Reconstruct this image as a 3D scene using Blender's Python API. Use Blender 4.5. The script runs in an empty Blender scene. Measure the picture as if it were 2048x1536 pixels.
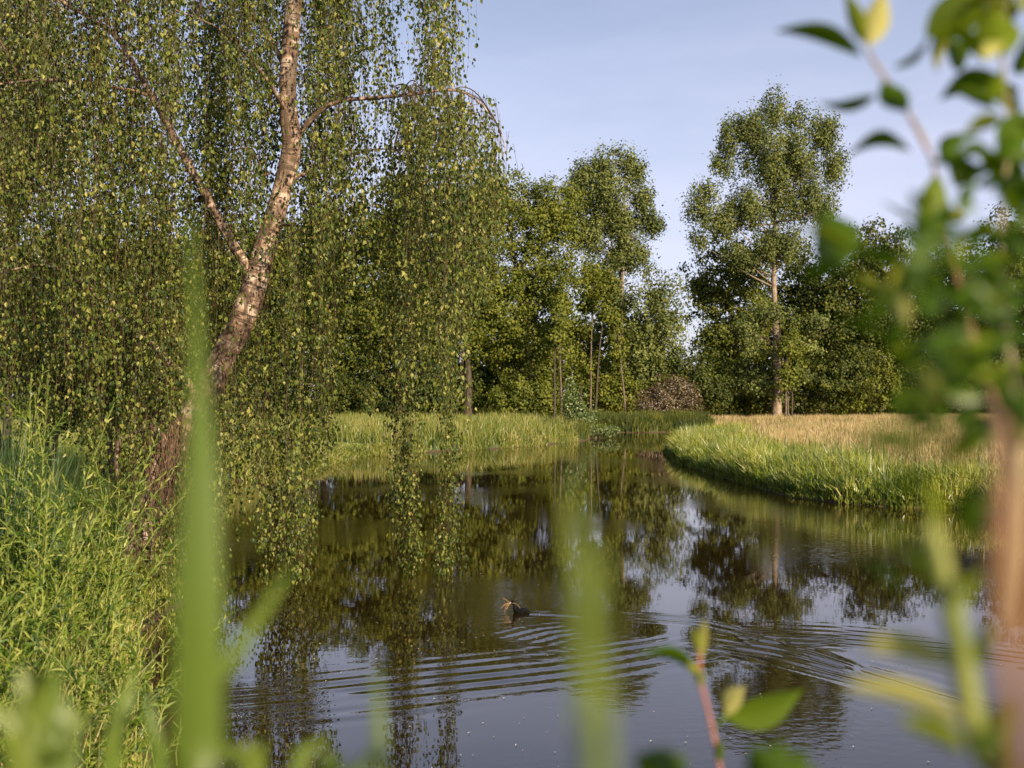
import bpy, math
import numpy as np
R = math.radians
rng = np.random.default_rng(7)

# ------------------------------------------------------------------ camera
F = 40.0 / 36.0 * 2048.0            # focal length in photo pixels (photo is 2048 x 1536)
CAM = np.array([0.0, 0.0, 2.6])
PITCH = math.atan(27.0 / F)
scene = bpy.context.scene
col = scene.collection
cd = bpy.data.cameras.new('camera')
cam = bpy.data.objects.new('camera', cd)
col.objects.link(cam)
cam.location = CAM
cam.rotation_euler = (math.pi / 2 + PITCH, 0, 0)
cd.lens = 40.0; cd.sensor_width = 36.0
cd.clip_start = 0.05; cd.clip_end = 2000.0
cd.dof.use_dof = True
cd.dof.focus_distance = 16.0
cd.dof.aperture_fstop = 3.6
scene.camera = cam

# ------------------------------------------------------------------ light
SUN_AZ = R(34)                       # to the right of straight behind the camera
SUN_EL = R(25)
sdir = np.array([math.sin(SUN_AZ) * math.cos(SUN_EL), -math.cos(SUN_AZ) * math.cos(SUN_EL), math.sin(SUN_EL)])
sl = bpy.data.lights.new('sun', 'SUN')
sl.energy = 5.0; sl.angle = R(0.6); sl.color = (1.0, 0.82, 0.56)
so = bpy.data.objects.new('sun', sl); col.objects.link(so)
so.rotation_euler = (R(90) - SUN_EL, 0, math.atan2(sdir[0], -sdir[1]))
so.location = (20, -20, 30)

world = bpy.data.worlds.new('World'); scene.world = world
world.use_nodes = True
wt = world.node_tree; wt.nodes.clear()
def wn(t, **k):
    n = wt.nodes.new(t)
    for a, b in k.items(): setattr(n, a, b)
    return n
sky = wn('ShaderNodeTexSky', sky_type='NISHITA')
sky.sun_disc = False
sky.sun_elevation = SUN_EL
sky.sun_rotation = math.atan2(sdir[0], sdir[1])
sky.air_density = 1.0; sky.dust_density = 1.0; sky.ozone_density = 2.2
bg = wn('ShaderNodeBackground'); bg.inputs['Strength'].default_value = 0.076
wo = wn('ShaderNodeOutputWorld')
tc = wn('ShaderNodeTexCoord')
mp = wn('ShaderNodeMapping'); mp.inputs['Scale'].default_value = (1.3, 1.3, 6.0)
nz = wn('ShaderNodeTexNoise'); nz.inputs['Scale'].default_value = 1.7; nz.inputs['Detail'].default_value = 5.0; nz.inputs['Roughness'].default_value = 0.55
rp = wn('ShaderNodeMapRange'); rp.inputs[1].default_value = 0.38; rp.inputs[2].default_value = 0.72; rp.inputs[3].default_value = 0.0; rp.inputs[4].default_value = 1.0
sep = wn('ShaderNodeSeparateXYZ')
el = wn('ShaderNodeMapRange'); el.inputs[1].default_value = 0.60; el.inputs[2].default_value = 0.0; el.inputs[3].default_value = 0.0; el.inputs[4].default_value = 0.95
mul = wn('ShaderNodeMath', operation='MULTIPLY')
add = wn('ShaderNodeMath', operation='MULTIPLY_ADD'); add.inputs[1].default_value = 0.40
mix = wn('ShaderNodeMix', data_type='RGBA')
mix.inputs[7].default_value = (8.1, 7.7, 9.8, 1)      # thin high cloud veil
L = wt.links.new
L(tc.outputs['Generated'], mp.inputs['Vector']); L(mp.outputs[0], nz.inputs['Vector'])
L(nz.outputs[0], rp.inputs[0]); L(tc.outputs['Generated'], sep.inputs[0]); L(sep.outputs[2], el.inputs[0])
L(rp.outputs[0], mul.inputs[0]); L(el.outputs[0], mul.inputs[1])
L(mul.outputs[0], add.inputs[0])
ev = wn('ShaderNodeMath', operation='MULTIPLY'); ev.inputs[1].default_value = 0.55
L(el.outputs[0], ev.inputs[0]); L(ev.outputs[0], add.inputs[2])
L(sky.outputs[0], mix.inputs[6]); L(add.outputs[0], mix.inputs[0])
L(mix.outputs[2], bg.inputs[0]); L(bg.outputs[0], wo.inputs[0])

scene.view_settings.view_transform = 'Standard'
scene.view_settings.look = 'None'
scene.view_settings.exposure = 0.75
scene.view_settings.gamma = 1.0
scene.render.engine = 'CYCLES'
cy = scene.cycles
cy.max_bounces = 7; cy.diffuse_bounces = 3; cy.glossy_bounces = 3; cy.transmission_bounces = 3; cy.transparent_max_bounces = 4
cy.caustics_reflective = False; cy.caustics_refractive = False
cy.sample_clamp_indirect = 4.0
cy.use_denoising = True

# ------------------------------------------------------------------ helpers
def P(px, py, D):
    """world point seen at photo pixel (px,py) whose distance along the view axis is D (vectorised)"""
    px = np.asarray(px, float); py = np.asarray(py, float); D = np.asarray(D, float)
    x = (px - 1024.0) / F * D
    v = (768.0 - py) / F * D
    y = D * math.cos(PITCH) - v * math.sin(PITCH)
    z = D * math.sin(PITCH) + v * math.cos(PITCH) + CAM[2]
    return np.stack(np.broadcast_arrays(x, y, z), -1)

def nrm(v):
    return v / (np.linalg.norm(v, axis=-1, keepdims=True) + 1e-9)

class MB:
    """collects vertices, triangles / quads and per-vertex attributes of one mesh"""
    def __init__(s):
        s.v = []; s.t = []; s.q = []; s.r = []; s.tcs = []; s.n = 0
    def add(s, v, tris=None, quads=None, rnd=0.5, tc=None):
        v = np.asarray(v, float).reshape(-1, 3); k = len(v)
        s.v.append(v)
        if tris is not None and len(tris): s.t.append(np.asarray(tris, int).reshape(-1, 3) + s.n)
        if quads is not None and len(quads): s.q.append(np.asarray(quads, int).reshape(-1, 4) + s.n)
        s.r.append(np.broadcast_to(np.asarray(rnd, float), (k,)).copy())
        s.tcs.append(np.zeros((k, 3)) if tc is None else np.asarray(tc, float).reshape(-1, 3))
        s.n += k
    def tube(s, pts, rad, sides=6, rnd=0.5, cap=True):
        pts = np.asarray(pts, float); m = len(pts)
        rad = np.broadcast_to(np.asarray(rad, float), (m,))
        tg = nrm(np.gradient(pts, axis=0))
        ref = np.array([0.0, 0, 1.0]) if abs(tg[0][2]) < 0.8 else np.array([1.0, 0, 0])
        a = np.zeros_like(pts)
        u = nrm(np.cross(tg[0], ref))
        for i in range(m):
            u = nrm(u - tg[i] * np.dot(u, tg[i])); a[i] = u
        b = np.cross(tg, a)
        th = np.linspace(0, 2 * np.pi, sides, endpoint=False)
        ring = (pts[:, None] + rad[:, None, None] * (np.cos(th)[None, :, None] * a[:, None] + np.sin(th)[None, :, None] * b[:, None]))
        ln = np.concatenate([[0], np.cumsum(np.linalg.norm(np.diff(pts, axis=0), axis=1))])
        tcv = np.zeros((m, sides, 3)); tcv[..., 0] = np.cos(th)[None] * rad[:, None]; tcv[..., 1] = np.sin(th)[None] * rad[:, None]; tcv[..., 2] = ln[:, None]
        i, j = np.meshgrid(np.arange(m - 1), np.arange(sides), indexing='ij')
        j2 = (j + 1) % sides
        q = np.stack([i * sides + j, i * sides + j2, (i + 1) * sides + j2, (i + 1) * sides + j], -1).reshape(-1, 4)
        v = ring.reshape(-1, 3); tv = tcv.reshape(-1, 3); t = None
        if cap:
            v = np.vstack([v, pts[-1:] + tg[-1:] * rad[-1] * .5]); tv = np.vstack([tv, [[0, 0, ln[-1]]]])
            k = (m - 1) * sides; jj = np.arange(sides)
            t = np.stack([k + jj, k + (jj + 1) % sides, np.full(sides, m * sides)], -1)
        s.add(v, t, q, rnd, tv)
    def leaves(s, base, axis, side, length, width, template, rnd, droop=0.0):
        """many copies of a small template leaf: template = (verts (u,v,w), tris)"""
        tv, tf = template; tv = np.asarray(tv, float); tf = np.asarray(tf, int)
        n = len(base)
        axis = nrm(axis); side = nrm(side - axis * np.sum(side * axis, -1, keepdims=True))
        nor = np.cross(axis, side)
        length = np.broadcast_to(length, (n,))[:, None, None]; width = np.broadcast_to(width, (n,))[:, None, None]
        V = (base[:, None] + length * tv[None, :, 0:1] * axis[:, None] + width * tv[None, :, 1:2] * side[:, None]
             + width * tv[None, :, 2:3] * nor[:, None])
        V[..., 2] -= droop * (length * tv[None, :, 0:1] ** 2)[..., 0]
        T = (tf[None] + (np.arange(n) * len(tv))[:, None, None]).reshape(-1, 3)
        s.add(V.reshape(-1, 3), T, None, np.repeat(np.broadcast_to(rnd, (n,)), len(tv)))
    def build(s, name, mat, parent=None, base=(0, 0, 0), smooth=False):
        base = np.asarray(base, float)
        v = np.vstack(s.v) - base
        t = np.vstack(s.t) if s.t else np.zeros((0, 3), int)
        q = np.vstack(s.q) if s.q else np.zeros((0, 4), int)
        me = bpy.data.meshes.new(name)
        me.vertices.add(len(v)); me.vertices.foreach_set('co', v.astype(np.float32).ravel())
        me.loops.add(t.size + q.size)
        me.loops.foreach_set('vertex_index', np.concatenate([t.ravel(), q.ravel()]).astype(np.int32))
        me.polygons.add(len(t) + len(q))
        st = np.concatenate([np.arange(len(t)) * 3, t.size + np.arange(len(q)) * 4]).astype(np.int32)
        me.polygons.foreach_set('loop_start', st)
        me.polygons.foreach_set('use_smooth', np.full(len(t) + len(q), smooth))
        me.update(calc_edges=True)
        a = me.attributes.new('rnd', 'FLOAT', 'POINT'); a.data.foreach_set('value', np.concatenate(s.r).astype(np.float32))
        if any(x.any() for x in s.tcs):
            a = me.attributes.new('tc', 'FLOAT_VECTOR', 'POINT'); a.data.foreach_set('vector', np.vstack(s.tcs).astype(np.float32).ravel())
        me.materials.append(mat)
        o = bpy.data.objects.new(name, me); col.objects.link(o)
        if parent is not None: o.parent = parent
        else: o.location = base
        return o

def thing(name, label, cat, loc, group=None):
    o = bpy.data.objects.new(name, None); col.objects.link(o)
    o.location = tuple(float(a) for a in loc); o.empty_display_size = 0.3
    o['label'] = label; o['category'] = cat
    if group: o['group'] = group
    return o
def tag(o, label, cat=None, group=None, kind=None):
    o['label'] = label
    if cat: o['category'] = cat
    if group: o['group'] = group
    if kind: o['kind'] = kind
    return o

DIAMOND = ([(0, 0, 0), (.42, -.5, .16), (.42, .5, .16), (1, 0, -.05)], [(0, 1, 3), (0, 3, 2)])
OVATE = ([(0, 0, 0), (.30, -.5, .14), (.30, .5, .14), (.68, -.30, .10), (.68, .30, .10), (1, 0, -.12)],
         [(0, 1, 3), (0, 3, 5), (0, 5, 4), (0, 4, 2)])
LANCE = ([(0, 0, 0), (.3, -.5, .2), (.3, .5, .2), (.65, -.36, .1), (.65, .36, .1), (1, 0, -.3), (.5, 0, 0)],
         [(0, 1, 6), (0, 6, 2), (1, 3, 6), (6, 4, 2), (3, 5, 6), (6, 5, 4)])
TUFT = ([(0, 0, 0), (.5, -.55, .2), (1, -.12, -.1), (.72, .1, .12), (.95, .42, -.05), (.35, .5, .2)],
        [(0, 1, 3), (1, 2, 3), (0, 3, 5), (3, 4, 5)])

# ------------------------------------------------------------------ materials
def newmat(name):
    m = bpy.data.materials.new(name); m.use_nodes = True
    nt = m.node_tree; nt.nodes.clear()
    return m, nt
def N(nt, t, **k):
    n = nt.nodes.new(t)
    for a, b in k.items(): setattr(n, a, b)
    return n
def ramp(nt, stops):
    n = nt.nodes.new('ShaderNodeValToRGB'); cr = n.color_ramp
    while len(cr.elements) > 1: cr.elements.remove(cr.elements[-1])
    cr.elements[0].position = stops[0][0]; cr.elements[0].color = (*stops[0][1], 1)
    for p, c in stops[1:]:
        e = cr.elements.new(p); e.color = (*c, 1)
    return n
def leaf_mat(name, stops, trans=0.35, tcol=None, gloss=0.06, rough=0.42, scale=0.0):
    """leaf material: colour ramp over a random value per leaf, some light passing through, a slight sheen"""
    m, nt = newmat(name); l = nt.links.new
    at = N(nt, 'ShaderNodeAttribute', attribute_name='rnd')
    r = ramp(nt, stops)
    if scale:
        geo = N(nt, 'ShaderNodeNewGeometry'); nz = N(nt, 'ShaderNodeTexNoise'); nz.inputs['Scale'].default_value = scale; nz.inputs['Detail'].default_value = 2
        l(geo.outputs['Position'], nz.inputs['Vector'])
        mm = N(nt, 'ShaderNodeMath', operation='MULTIPLY_ADD'); mm.inputs[1].default_value = 0.9; mm.inputs[2].default_value = -0.45
        ad = N(nt, 'ShaderNodeMath', operation='ADD'); ad.use_clamp = True
        l(nz.outputs[0], mm.inputs[0]); l(mm.outputs[0], ad.inputs[0]); l(at.outputs['Fac'], ad.inputs[1]); l(ad.outputs[0], r.inputs[0])
    else:
        l(at.outputs['Fac'], r.inputs[0])
    d = N(nt, 'ShaderNodeBsdfDiffuse'); t = N(nt, 'ShaderNodeBsdfTranslucent'); g = N(nt, 'ShaderNodeBsdfGlossy')
    g.inputs['Roughness'].default_value = rough; g.inputs['Color'].default_value = (1, 1, 1, 1)
    hs = N(nt, 'ShaderNodeMix', data_type='RGBA', blend_type='MULTIPLY'); hs.inputs[0].default_value = 1.0
    hs.inputs[7].default_value = (*(tcol or (1.5, 1.7, 0.55)), 1)
    l(r.outputs[0], d.inputs[0]); l(r.outputs[0], hs.inputs[6]); l(hs.outputs[2], t.inputs[0])
    m1 = N(nt, 'ShaderNodeMixShader'); m1.inputs[0].default_value = trans
    m2 = N(nt, 'ShaderNodeMixShader'); m2.inputs[0].default_value = gloss
    l(d.outputs[0], m1.inputs[1]); l(t.outputs[0], m1.inputs[2])
    l(m1.outputs[0], m2.inputs[1]); l(g.outputs[0], m2.inputs[2])
    o = N(nt, 'ShaderNodeOutputMaterial'); l(m2.outputs[0], o.inputs[0])
    return m
def bark_mat(name, c1, c2, scale=(3, 3, 14), contrast=(.35, .65), bump=0.4):
    m, nt = newmat(name); l = nt.links.new
    at = N(nt, 'ShaderNodeAttribute', attribute_name='tc')
    mp = N(nt, 'ShaderNodeMapping'); mp.inputs['Scale'].default_value = scale
    nz = N(nt, 'ShaderNodeTexNoise'); nz.inputs['Scale'].default_value = 1.0; nz.inputs['Detail'].default_value = 6; nz.inputs['Roughness'].default_value = .6
    l(at.outputs['Vector'], mp.inputs['Vector']); l(mp.outputs[0], nz.inputs['Vector'])
    r = ramp(nt, [(contrast[0], c1), (contrast[1], c2)]); l(nz.outputs[0], r.inputs[0])
    b = N(nt, 'ShaderNodeBsdfPrincipled'); b.inputs['Roughness'].default_value = .85
    bp = N(nt, 'ShaderNodeBump'); bp.inputs['Strength'].default_value = bump; bp.inputs['Distance'].default_value = .02
    l(nz.outputs[0], bp.inputs['Height']); l(bp.outputs[0], b.inputs['Normal']); l(r.outputs[0], b.inputs['Base Color'])
    o = N(nt, 'ShaderNodeOutputMaterial'); l(b.outputs[0], o.inputs[0])
    return m
def plain_mat(name, c, rough=.6, c2=None, scale=20):
    m, nt = newmat(name); l = nt.links.new
    b = N(nt, 'ShaderNodeBsdfPrincipled'); b.inputs['Roughness'].default_value = rough
    geo = N(nt, 'ShaderNodeTexCoord'); nz = N(nt, 'ShaderNodeTexNoise'); nz.inputs['Scale'].default_value = scale; nz.inputs['Detail'].default_value = 4
    b.inputs['Specular IOR Level'].default_value = .12
    l(geo.outputs['Object'], nz.inputs['Vector'])
    r = ramp(nt, [(.3, c), (.7, c2 or tuple(min(1, x * 1.35) for x in c))]); l(nz.outputs[0], r.inputs[0]); l(r.outputs[0], b.inputs['Base Color'])
    o = N(nt, 'ShaderNodeOutputMaterial'); l(b.outputs[0], o.inputs[0])
    return m

M = {}
M['birch_leaf'] = leaf_mat('birch_leaf', [(0, (.026, .048, .008)), (.45, (.070, .098, .012)), (.82, (.17, .19, .026)), (1, (.36, .33, .10))], .30, gloss=.02, rough=.5)  # cream end of the ramp paints sunlit highlights into the leaf colour
M['poplar_leaf'] = leaf_mat('poplar_leaf', [(0, (.055, .080, .018)), (.6, (.135, .155, .038)), (1, (.25, .275, .075))], .25, gloss=.02, rough=.6, scale=.35)
M['alder_leaf'] = leaf_mat('alder_leaf', [(0, (.045, .064, .006)), (.6, (.125, .145, .012)), (1, (.21, .215, .024))], .25, gloss=.02, rough=.6, scale=.35)
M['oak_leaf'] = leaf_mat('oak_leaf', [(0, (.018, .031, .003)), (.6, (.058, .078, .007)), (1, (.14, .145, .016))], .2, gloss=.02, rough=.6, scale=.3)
M['pale_leaf'] = leaf_mat('pale_leaf', [(0, (.08, .10, .05)), (.6, (.17, .18, .10)), (1, (.30, .28, .20))], .2, gloss=.06)
M['olive_leaf'] = leaf_mat('olive_leaf', [(0, (.05, .07, .012)), (.6, (.12, .13, .022)), (1, (.22, .19, .04))], .3)
M['brown_leaf'] = leaf_mat('brown_leaf', [(0, (.07, .05, .025)), (.6, (.13, .085, .04)), (1, (.16, .13, .05))], .2)
M['light_leaf'] = leaf_mat('light_leaf', [(0, (.06, .10, .02)), (.6, (.13, .18, .035)), (1, (.22, .24, .07))], .35)
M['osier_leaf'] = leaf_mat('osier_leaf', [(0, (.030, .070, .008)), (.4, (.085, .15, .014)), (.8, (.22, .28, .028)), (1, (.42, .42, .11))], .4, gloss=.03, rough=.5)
M['reed_leaf'] = leaf_mat('reed_leaf', [(0, (.025, .055, .018)), (.6, (.06, .11, .035)), (1, (.12, .15, .05))], .35, gloss=.02)
M['bank_blade'] = leaf_mat('bank_blade', [(0, (.06, .10, .010)), (.35, (.18, .23, .020)), (.8, (.33, .36, .045)), (1, (.46, .40, .13))], .35, gloss=.04)
M['meadow_blade'] = leaf_mat('meadow_blade', [(0, (.045, .075, .010)), (.4, (.12, .155, .018)), (.8, (.24, .255, .045)), (1, (.36, .30, .12))], .3, gloss=.03)
M['hay_blade'] = leaf_mat('hay_blade', [(0, (.15, .17, .045)), (.3, (.30, .25, .09)), (.7, (.40, .28, .16)), (1, (.54, .44, .24))], .3, tcol=(1.3, 1.2, .8), gloss=.02)
M['lawn_blade'] = leaf_mat('lawn_blade', [(0, (.14, .20, .02)), (1, (.30, .30, .05))], .3)
M['near_reed'] = leaf_mat('near_reed', [(0, (.10, .165, .018)), (1, (.22, .28, .045))], .5, tcol=(1.15, 1.3, .6), gloss=.03)
M['sallow_leaf'] = leaf_mat('sallow_leaf', [(0, (.028, .066, .002)), (.5, (.075, .13, .003)), (.8, (.22, .26, .012)), (1, (.46, .42, .15))], .35, tcol=(1.25, 1.35, .15), gloss=.02, rough=.4)
M['bark_far'] = bark_mat('bark_far', (.12, .085, .06), (.34, .26, .19), (4, 4, 3))
M['bark_dark'] = bark_mat('bark_dark', (.03, .022, .015), (.09, .065, .045), (4, 4, 2))
M['bark_mid'] = bark_mat('bark_mid', (.07, .05, .035), (.20, .15, .11), (4, 4, 3))
M['twig'] = bark_mat('twig', (.07, .04, .025), (.16, .09, .05), (30, 30, 12))
M['stem_green'] = bark_mat('stem_green', (.16, .20, .04), (.34, .34, .10), (60, 60, 12))
M['stem_tan'] = bark_mat('stem_tan', (.20, .17, .09), (.38, .32, .19), (60, 60, 14))
M['stem_red'] = bark_mat('stem_red', (.28, .09, .06), (.46, .20, .13), (60, 60, 14))
M['stem_brown'] = bark_mat('stem_brown', (.20, .10, .045), (.34, .18, .085), (60, 60, 14))

def birch_bark():
    m, nt = newmat('birch_bark'); l = nt.links.new
    at = N(nt, 'ShaderNodeAttribute', attribute_name='tc')
    def noise(sc, det=5, dist=0):
        mp = N(nt, 'ShaderNodeMapping'); mp.inputs['Scale'].default_value = sc
        n = N(nt, 'ShaderNodeTexNoise'); n.inputs['Scale'].default_value = 1; n.inputs['Detail'].default_value = det; n.inputs['Distortion'].default_value = dist
        l(at.outputs['Vector'], mp.inputs['Vector']); l(mp.outputs[0], n.inputs['Vector']); return n
    a = noise((7, 7, 2.2), 5, .4)                 # large blotches of rough dark bark
    b = noise((3, 3, 34), 4, .2)                  # fine horizontal lenticels
    c = noise((4, 4, 9), 3, .3)
    base = ramp(nt, [(.38, (.15, .09, .06)), (.52, (.32, .21, .15)), (.66, (.58, .46, .37))]); l(c.outputs[0], base.inputs[0])
    ma = ramp(nt, [(.46, (0, 0, 0)), (.56, (1, 1, 1))]); l(a.outputs[0], ma.inputs[0])
    mb = ramp(nt, [(.56, (0, 0, 0)), (.62, (1, 1, 1))]); l(b.outputs[0], mb.inputs[0])
    mx = N(nt, 'ShaderNodeMath', operation='MAXIMUM')
    mm = N(nt, 'ShaderNodeMath', operation='MULTIPLY'); mm.inputs[1].default_value = .85
    l(ma.outputs[0], mm.inputs[0]); l(mm.outputs[0], mx.inputs[0]); l(mb.outputs[0], mx.inputs[1])
    mi = N(nt, 'ShaderNodeMix', data_type='RGBA'); mi.inputs[7].default_value = (.085, .055, .035, 1)
    l(mx.outputs[0], mi.inputs[0]); l(base.outputs[0], mi.inputs[6])
    p = N(nt, 'ShaderNodeBsdfPrincipled'); p.inputs['Roughness'].default_value = .75
    bp = N(nt, 'ShaderNodeBump'); bp.inputs['Strength'].default_value = .9; bp.inputs['Distance'].default_value = .015; bp.invert = True
    l(mx.outputs[0], bp.inputs['Height']); l(bp.outputs[0], p.inputs['Normal']); l(mi.outputs[2], p.inputs['Base Color'])
    o = N(nt, 'ShaderNodeOutputMaterial'); l(p.outputs[0], o.inputs[0])
    return m
M['birch_bark'] = birch_bark()

def water_mat():
    m, nt = newmat('pond_water'); l = nt.links.new
    geo = N(nt, 'ShaderNodeNewGeometry')
    def noise(sc, scale, det):
        mp = N(nt, 'ShaderNodeMapping'); mp.inputs['Scale'].default_value = sc
        n = N(nt, 'ShaderNodeTexNoise'); n.inputs['Scale'].default_value = scale; n.inputs['Detail'].default_value = det
        l(geo.outputs['Position'], mp.inputs['Vector']); l(mp.outputs[0], n.inputs['Vector']); return n
    n1 = noise((1.0, 1.4, 1), 7.0, 2.5)             # small wind ripples
    n2 = noise((1, 1, 1), 1.6, 2)                   # slow swell
    n3 = noise((.22, .12, 1), 1.0, 2)                # where the breeze touches the water
    mr = N(nt, 'ShaderNodeMapRange'); mr.inputs[1].default_value = .50; mr.inputs[2].default_value = .66; mr.inputs[3].default_value = .15; mr.inputs[4].default_value = 3.6
    l(n3.outputs[0], mr.inputs[0])
    mu = N(nt, 'ShaderNodeMath', operation='MULTIPLY'); l(n1.outputs[0], mu.inputs[0]); l(mr.outputs[0], mu.inputs[1])
    ad = N(nt, 'ShaderNodeMath', operation='MULTIPLY_ADD'); ad.inputs[1].default_value = .35
    l(n2.outputs[0], ad.inputs[0]); l(mu.outputs[0], ad.inputs[2])
    bp = N(nt, 'ShaderNodeBump'); bp.inputs['Strength'].default_value = 1.0; bp.inputs['Distance'].default_value = .0013
    l(ad.outputs[0], bp.inputs['Height'])
    d = N(nt, 'ShaderNodeBsdfDiffuse'); d.inputs['Color'].default_value = (.016, .0095, .003, 1)
    g = N(nt, 'ShaderNodeBsdfGlossy'); g.inputs['Roughness'].default_value = .012; g.inputs['Color'].default_value = (1.0, .96, .93, 1)
    l(bp.outputs[0], g.inputs['Normal'])
    fr = N(nt, 'ShaderNodeFresnel'); fr.inputs['IOR'].default_value = 1.75; l(bp.outputs[0], fr.inputs['Normal'])
    mx = N(nt, 'ShaderNodeMixShader'); l(fr.outputs[0], mx.inputs[0]); l(d.outputs[0], mx.inputs[1]); l(g.outputs[0], mx.inputs[2])
    o = N(nt, 'ShaderNodeOutputMaterial'); l(mx.outputs[0], o.inputs[0])
    return m
M['water'] = water_mat()

def ground_mat():
    m, nt = newmat('ground'); l = nt.links.new
    geo = N(nt, 'ShaderNodeNewGeometry')
    at = N(nt, 'ShaderNodeAttribute', attribute_name='rnd')
    nz = N(nt, 'ShaderNodeTexNoise'); nz.inputs['Scale'].default_value = .6; nz.inputs['Detail'].default_value = 8; l(geo.outputs['Position'], nz.inputs['Vector'])
    green = ramp(nt, [(.3, (.035, .055, .012)), (.7, (.10, .13, .03))]); l(nz.outputs[0], green.inputs[0])
    hay = ramp(nt, [(.3, (.20, .15, .06)), (.7, (.34, .24, .11))]); l(nz.outputs[0], hay.inputs[0])
    mi = N(nt, 'ShaderNodeMix', data_type='RGBA'); l(at.outputs['Fac'], mi.inputs[0]); l(green.outputs[0], mi.inputs[6]); l(hay.outputs[0], mi.inputs[7])
    sp = N(nt, 'ShaderNodeSeparateXYZ'); l(geo.outputs['Position'], sp.inputs[0])
    mr = N(nt, 'ShaderNodeMapRange'); mr.inputs[1].default_value = .02; mr.inputs[2].default_value = .10; l(sp.outputs[2], mr.inputs[0])
    mud = N(nt, 'ShaderNodeMix', data_type='RGBA'); l(mr.outputs[0], mud.inputs[0]); mud.inputs[6].default_value = (.075, .045, .025, 1); l(mi.outputs[2], mud.inputs[7])
    b = N(nt, 'ShaderNodeBsdfPrincipled'); b.inputs['Roughness'].default_value = .95; l(mud.outputs[2], b.inputs['Base Color'])
    bp = N(nt, 'ShaderNodeBump'); bp.inputs['Distance'].default_value = .1; l(nz.outputs[0], bp.inputs['Height']); l(bp.outputs[0], b.inputs['Normal'])
    o = N(nt, 'ShaderNodeOutputMaterial'); l(b.outputs[0], o.inputs[0])
    return m
M['ground'] = ground_mat()

# ------------------------------------------------------------------ pond outline and ground
POND = np.array([(30, 4), (14, 9), (12, 16), (10.3, 23), (10.9, 26.6), (9.2, 26.9), (8.1, 28), (7.4, 29.6), (7.0, 34.6), (6.6, 45), (7.3, 54), (9, 62),
                 (12, 72), (18, 80), (26, 86), (26, 92), (16, 87), (10, 84.5), (6, 84), (5.4, 76), (4.4, 69), (1.5, 62), (-.6, 58.5), (-4.1, 54), (-7, 49.5),
                 (-7.2, 44), (-7.4, 39.5), (-8.4, 35.8), (-9.5, 30), (-7.5, 22), (-5.6, 18.2), (-4.5, 16.6), (-4.2, 14.5), (-4.2, 12.5), (-3.3, 10), (-2.7, 8.3), (-2.3, 7),
                 (-1.9, 5.5), (-.6, 4.0), (4, 3.6), (12, 3.6)], float)
def signed_dist(pts, poly=POND):
    """distance to the pond edge, positive on land"""
    x, y = pts[:, 0], pts[:, 1]; d = np.full(len(pts), 1e9); ins = np.zeros(len(pts), bool)
    for a, b in zip(poly, np.roll(poly, -1, 0)):
        e = b - a; w = pts - a
        t = np.clip((w @ e) / (e @ e), 0, 1)
        d = np.minimum(d, np.hypot(w[:, 0] - t * e[0], w[:, 1] - t * e[1]))
        c = ((a[1] > y) != (b[1] > y)) & (x < (b[0] - a[0]) * (y - a[1]) / (b[1] - a[1] + 1e-12) + a[0])
        ins ^= c
    return np.where(ins, -d, d)
def sstep(a, b, x):
    t = np.clip((x - a) / (b - a), 0, 1); return t * t * (3 - 2 * t)
def ground_h(pts, sd=None):
    pts = np.asarray(pts, float).reshape(-1, 2)
    if sd is None: sd = signed_dist(pts)
    x, y = pts[:, 0], pts[:, 1]
    h = -0.9 + 1.12 * sstep(-1.3, 0.35, sd) + 0.33 * sstep(.3, 5, sd) + .35 * sstep(8, 50, sd)
    near = sstep(9, 2, y) * sstep(0, 2.0, sd)
    h = h + 0.45 * near
    h += .05 * np.sin(x * .9 + 1.3 * np.sin(y * .37)) * np.cos(y * .7) * sstep(.3, 2, sd)
    return h
def ground_z(x, y): return float(ground_h(np.array([[x, y]]))[0])

gx = np.unique(np.concatenate([np.linspace(-1500, -60, 14), np.arange(-60, -14, 2.), np.arange(-14, 16, .4), np.arange(16, 70, 2.), np.linspace(70, 1500, 14)]))
gy = np.unique(np.concatenate([np.linspace(-200, -10, 8), np.arange(-10, 2, 1.), np.arange(2, 40, .4), np.arange(40, 92, .8), np.arange(92, 150, 3.), np.linspace(150, 1900, 16)]))
X, Y = np.meshgrid(gx, gy)
pts = np.stack([X.ravel(), Y.ravel()], -1)
sdv = signed_dist(pts); H = ground_h(pts, sdv)
dry = sstep(1.5, 5.0, sdv) * sstep(4, 8, pts[:, 0]) * sstep(14, 22, pts[:, 1])
dry = np.maximum(dry, sstep(9.5, 11, pts[:, 0]) * sstep(25, 23, pts[:, 1]) * .8)
i, j = np.meshgrid(np.arange(len(gy) - 1), np.arange(len(gx) - 1), indexing='ij')
w_ = len(gx)
q = np.stack([i * w_ + j, i * w_ + j + 1, (i + 1) * w_ + j + 1, (i + 1) * w_ + j], -1).reshape(-1, 4)
g = MB(); g.add(np.column_stack([pts, H]), None, q, dry)
o = g.build('ground', M['ground'], smooth=True); tag(o, 'grassy ground and banks around the pond', kind='structure')

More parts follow.
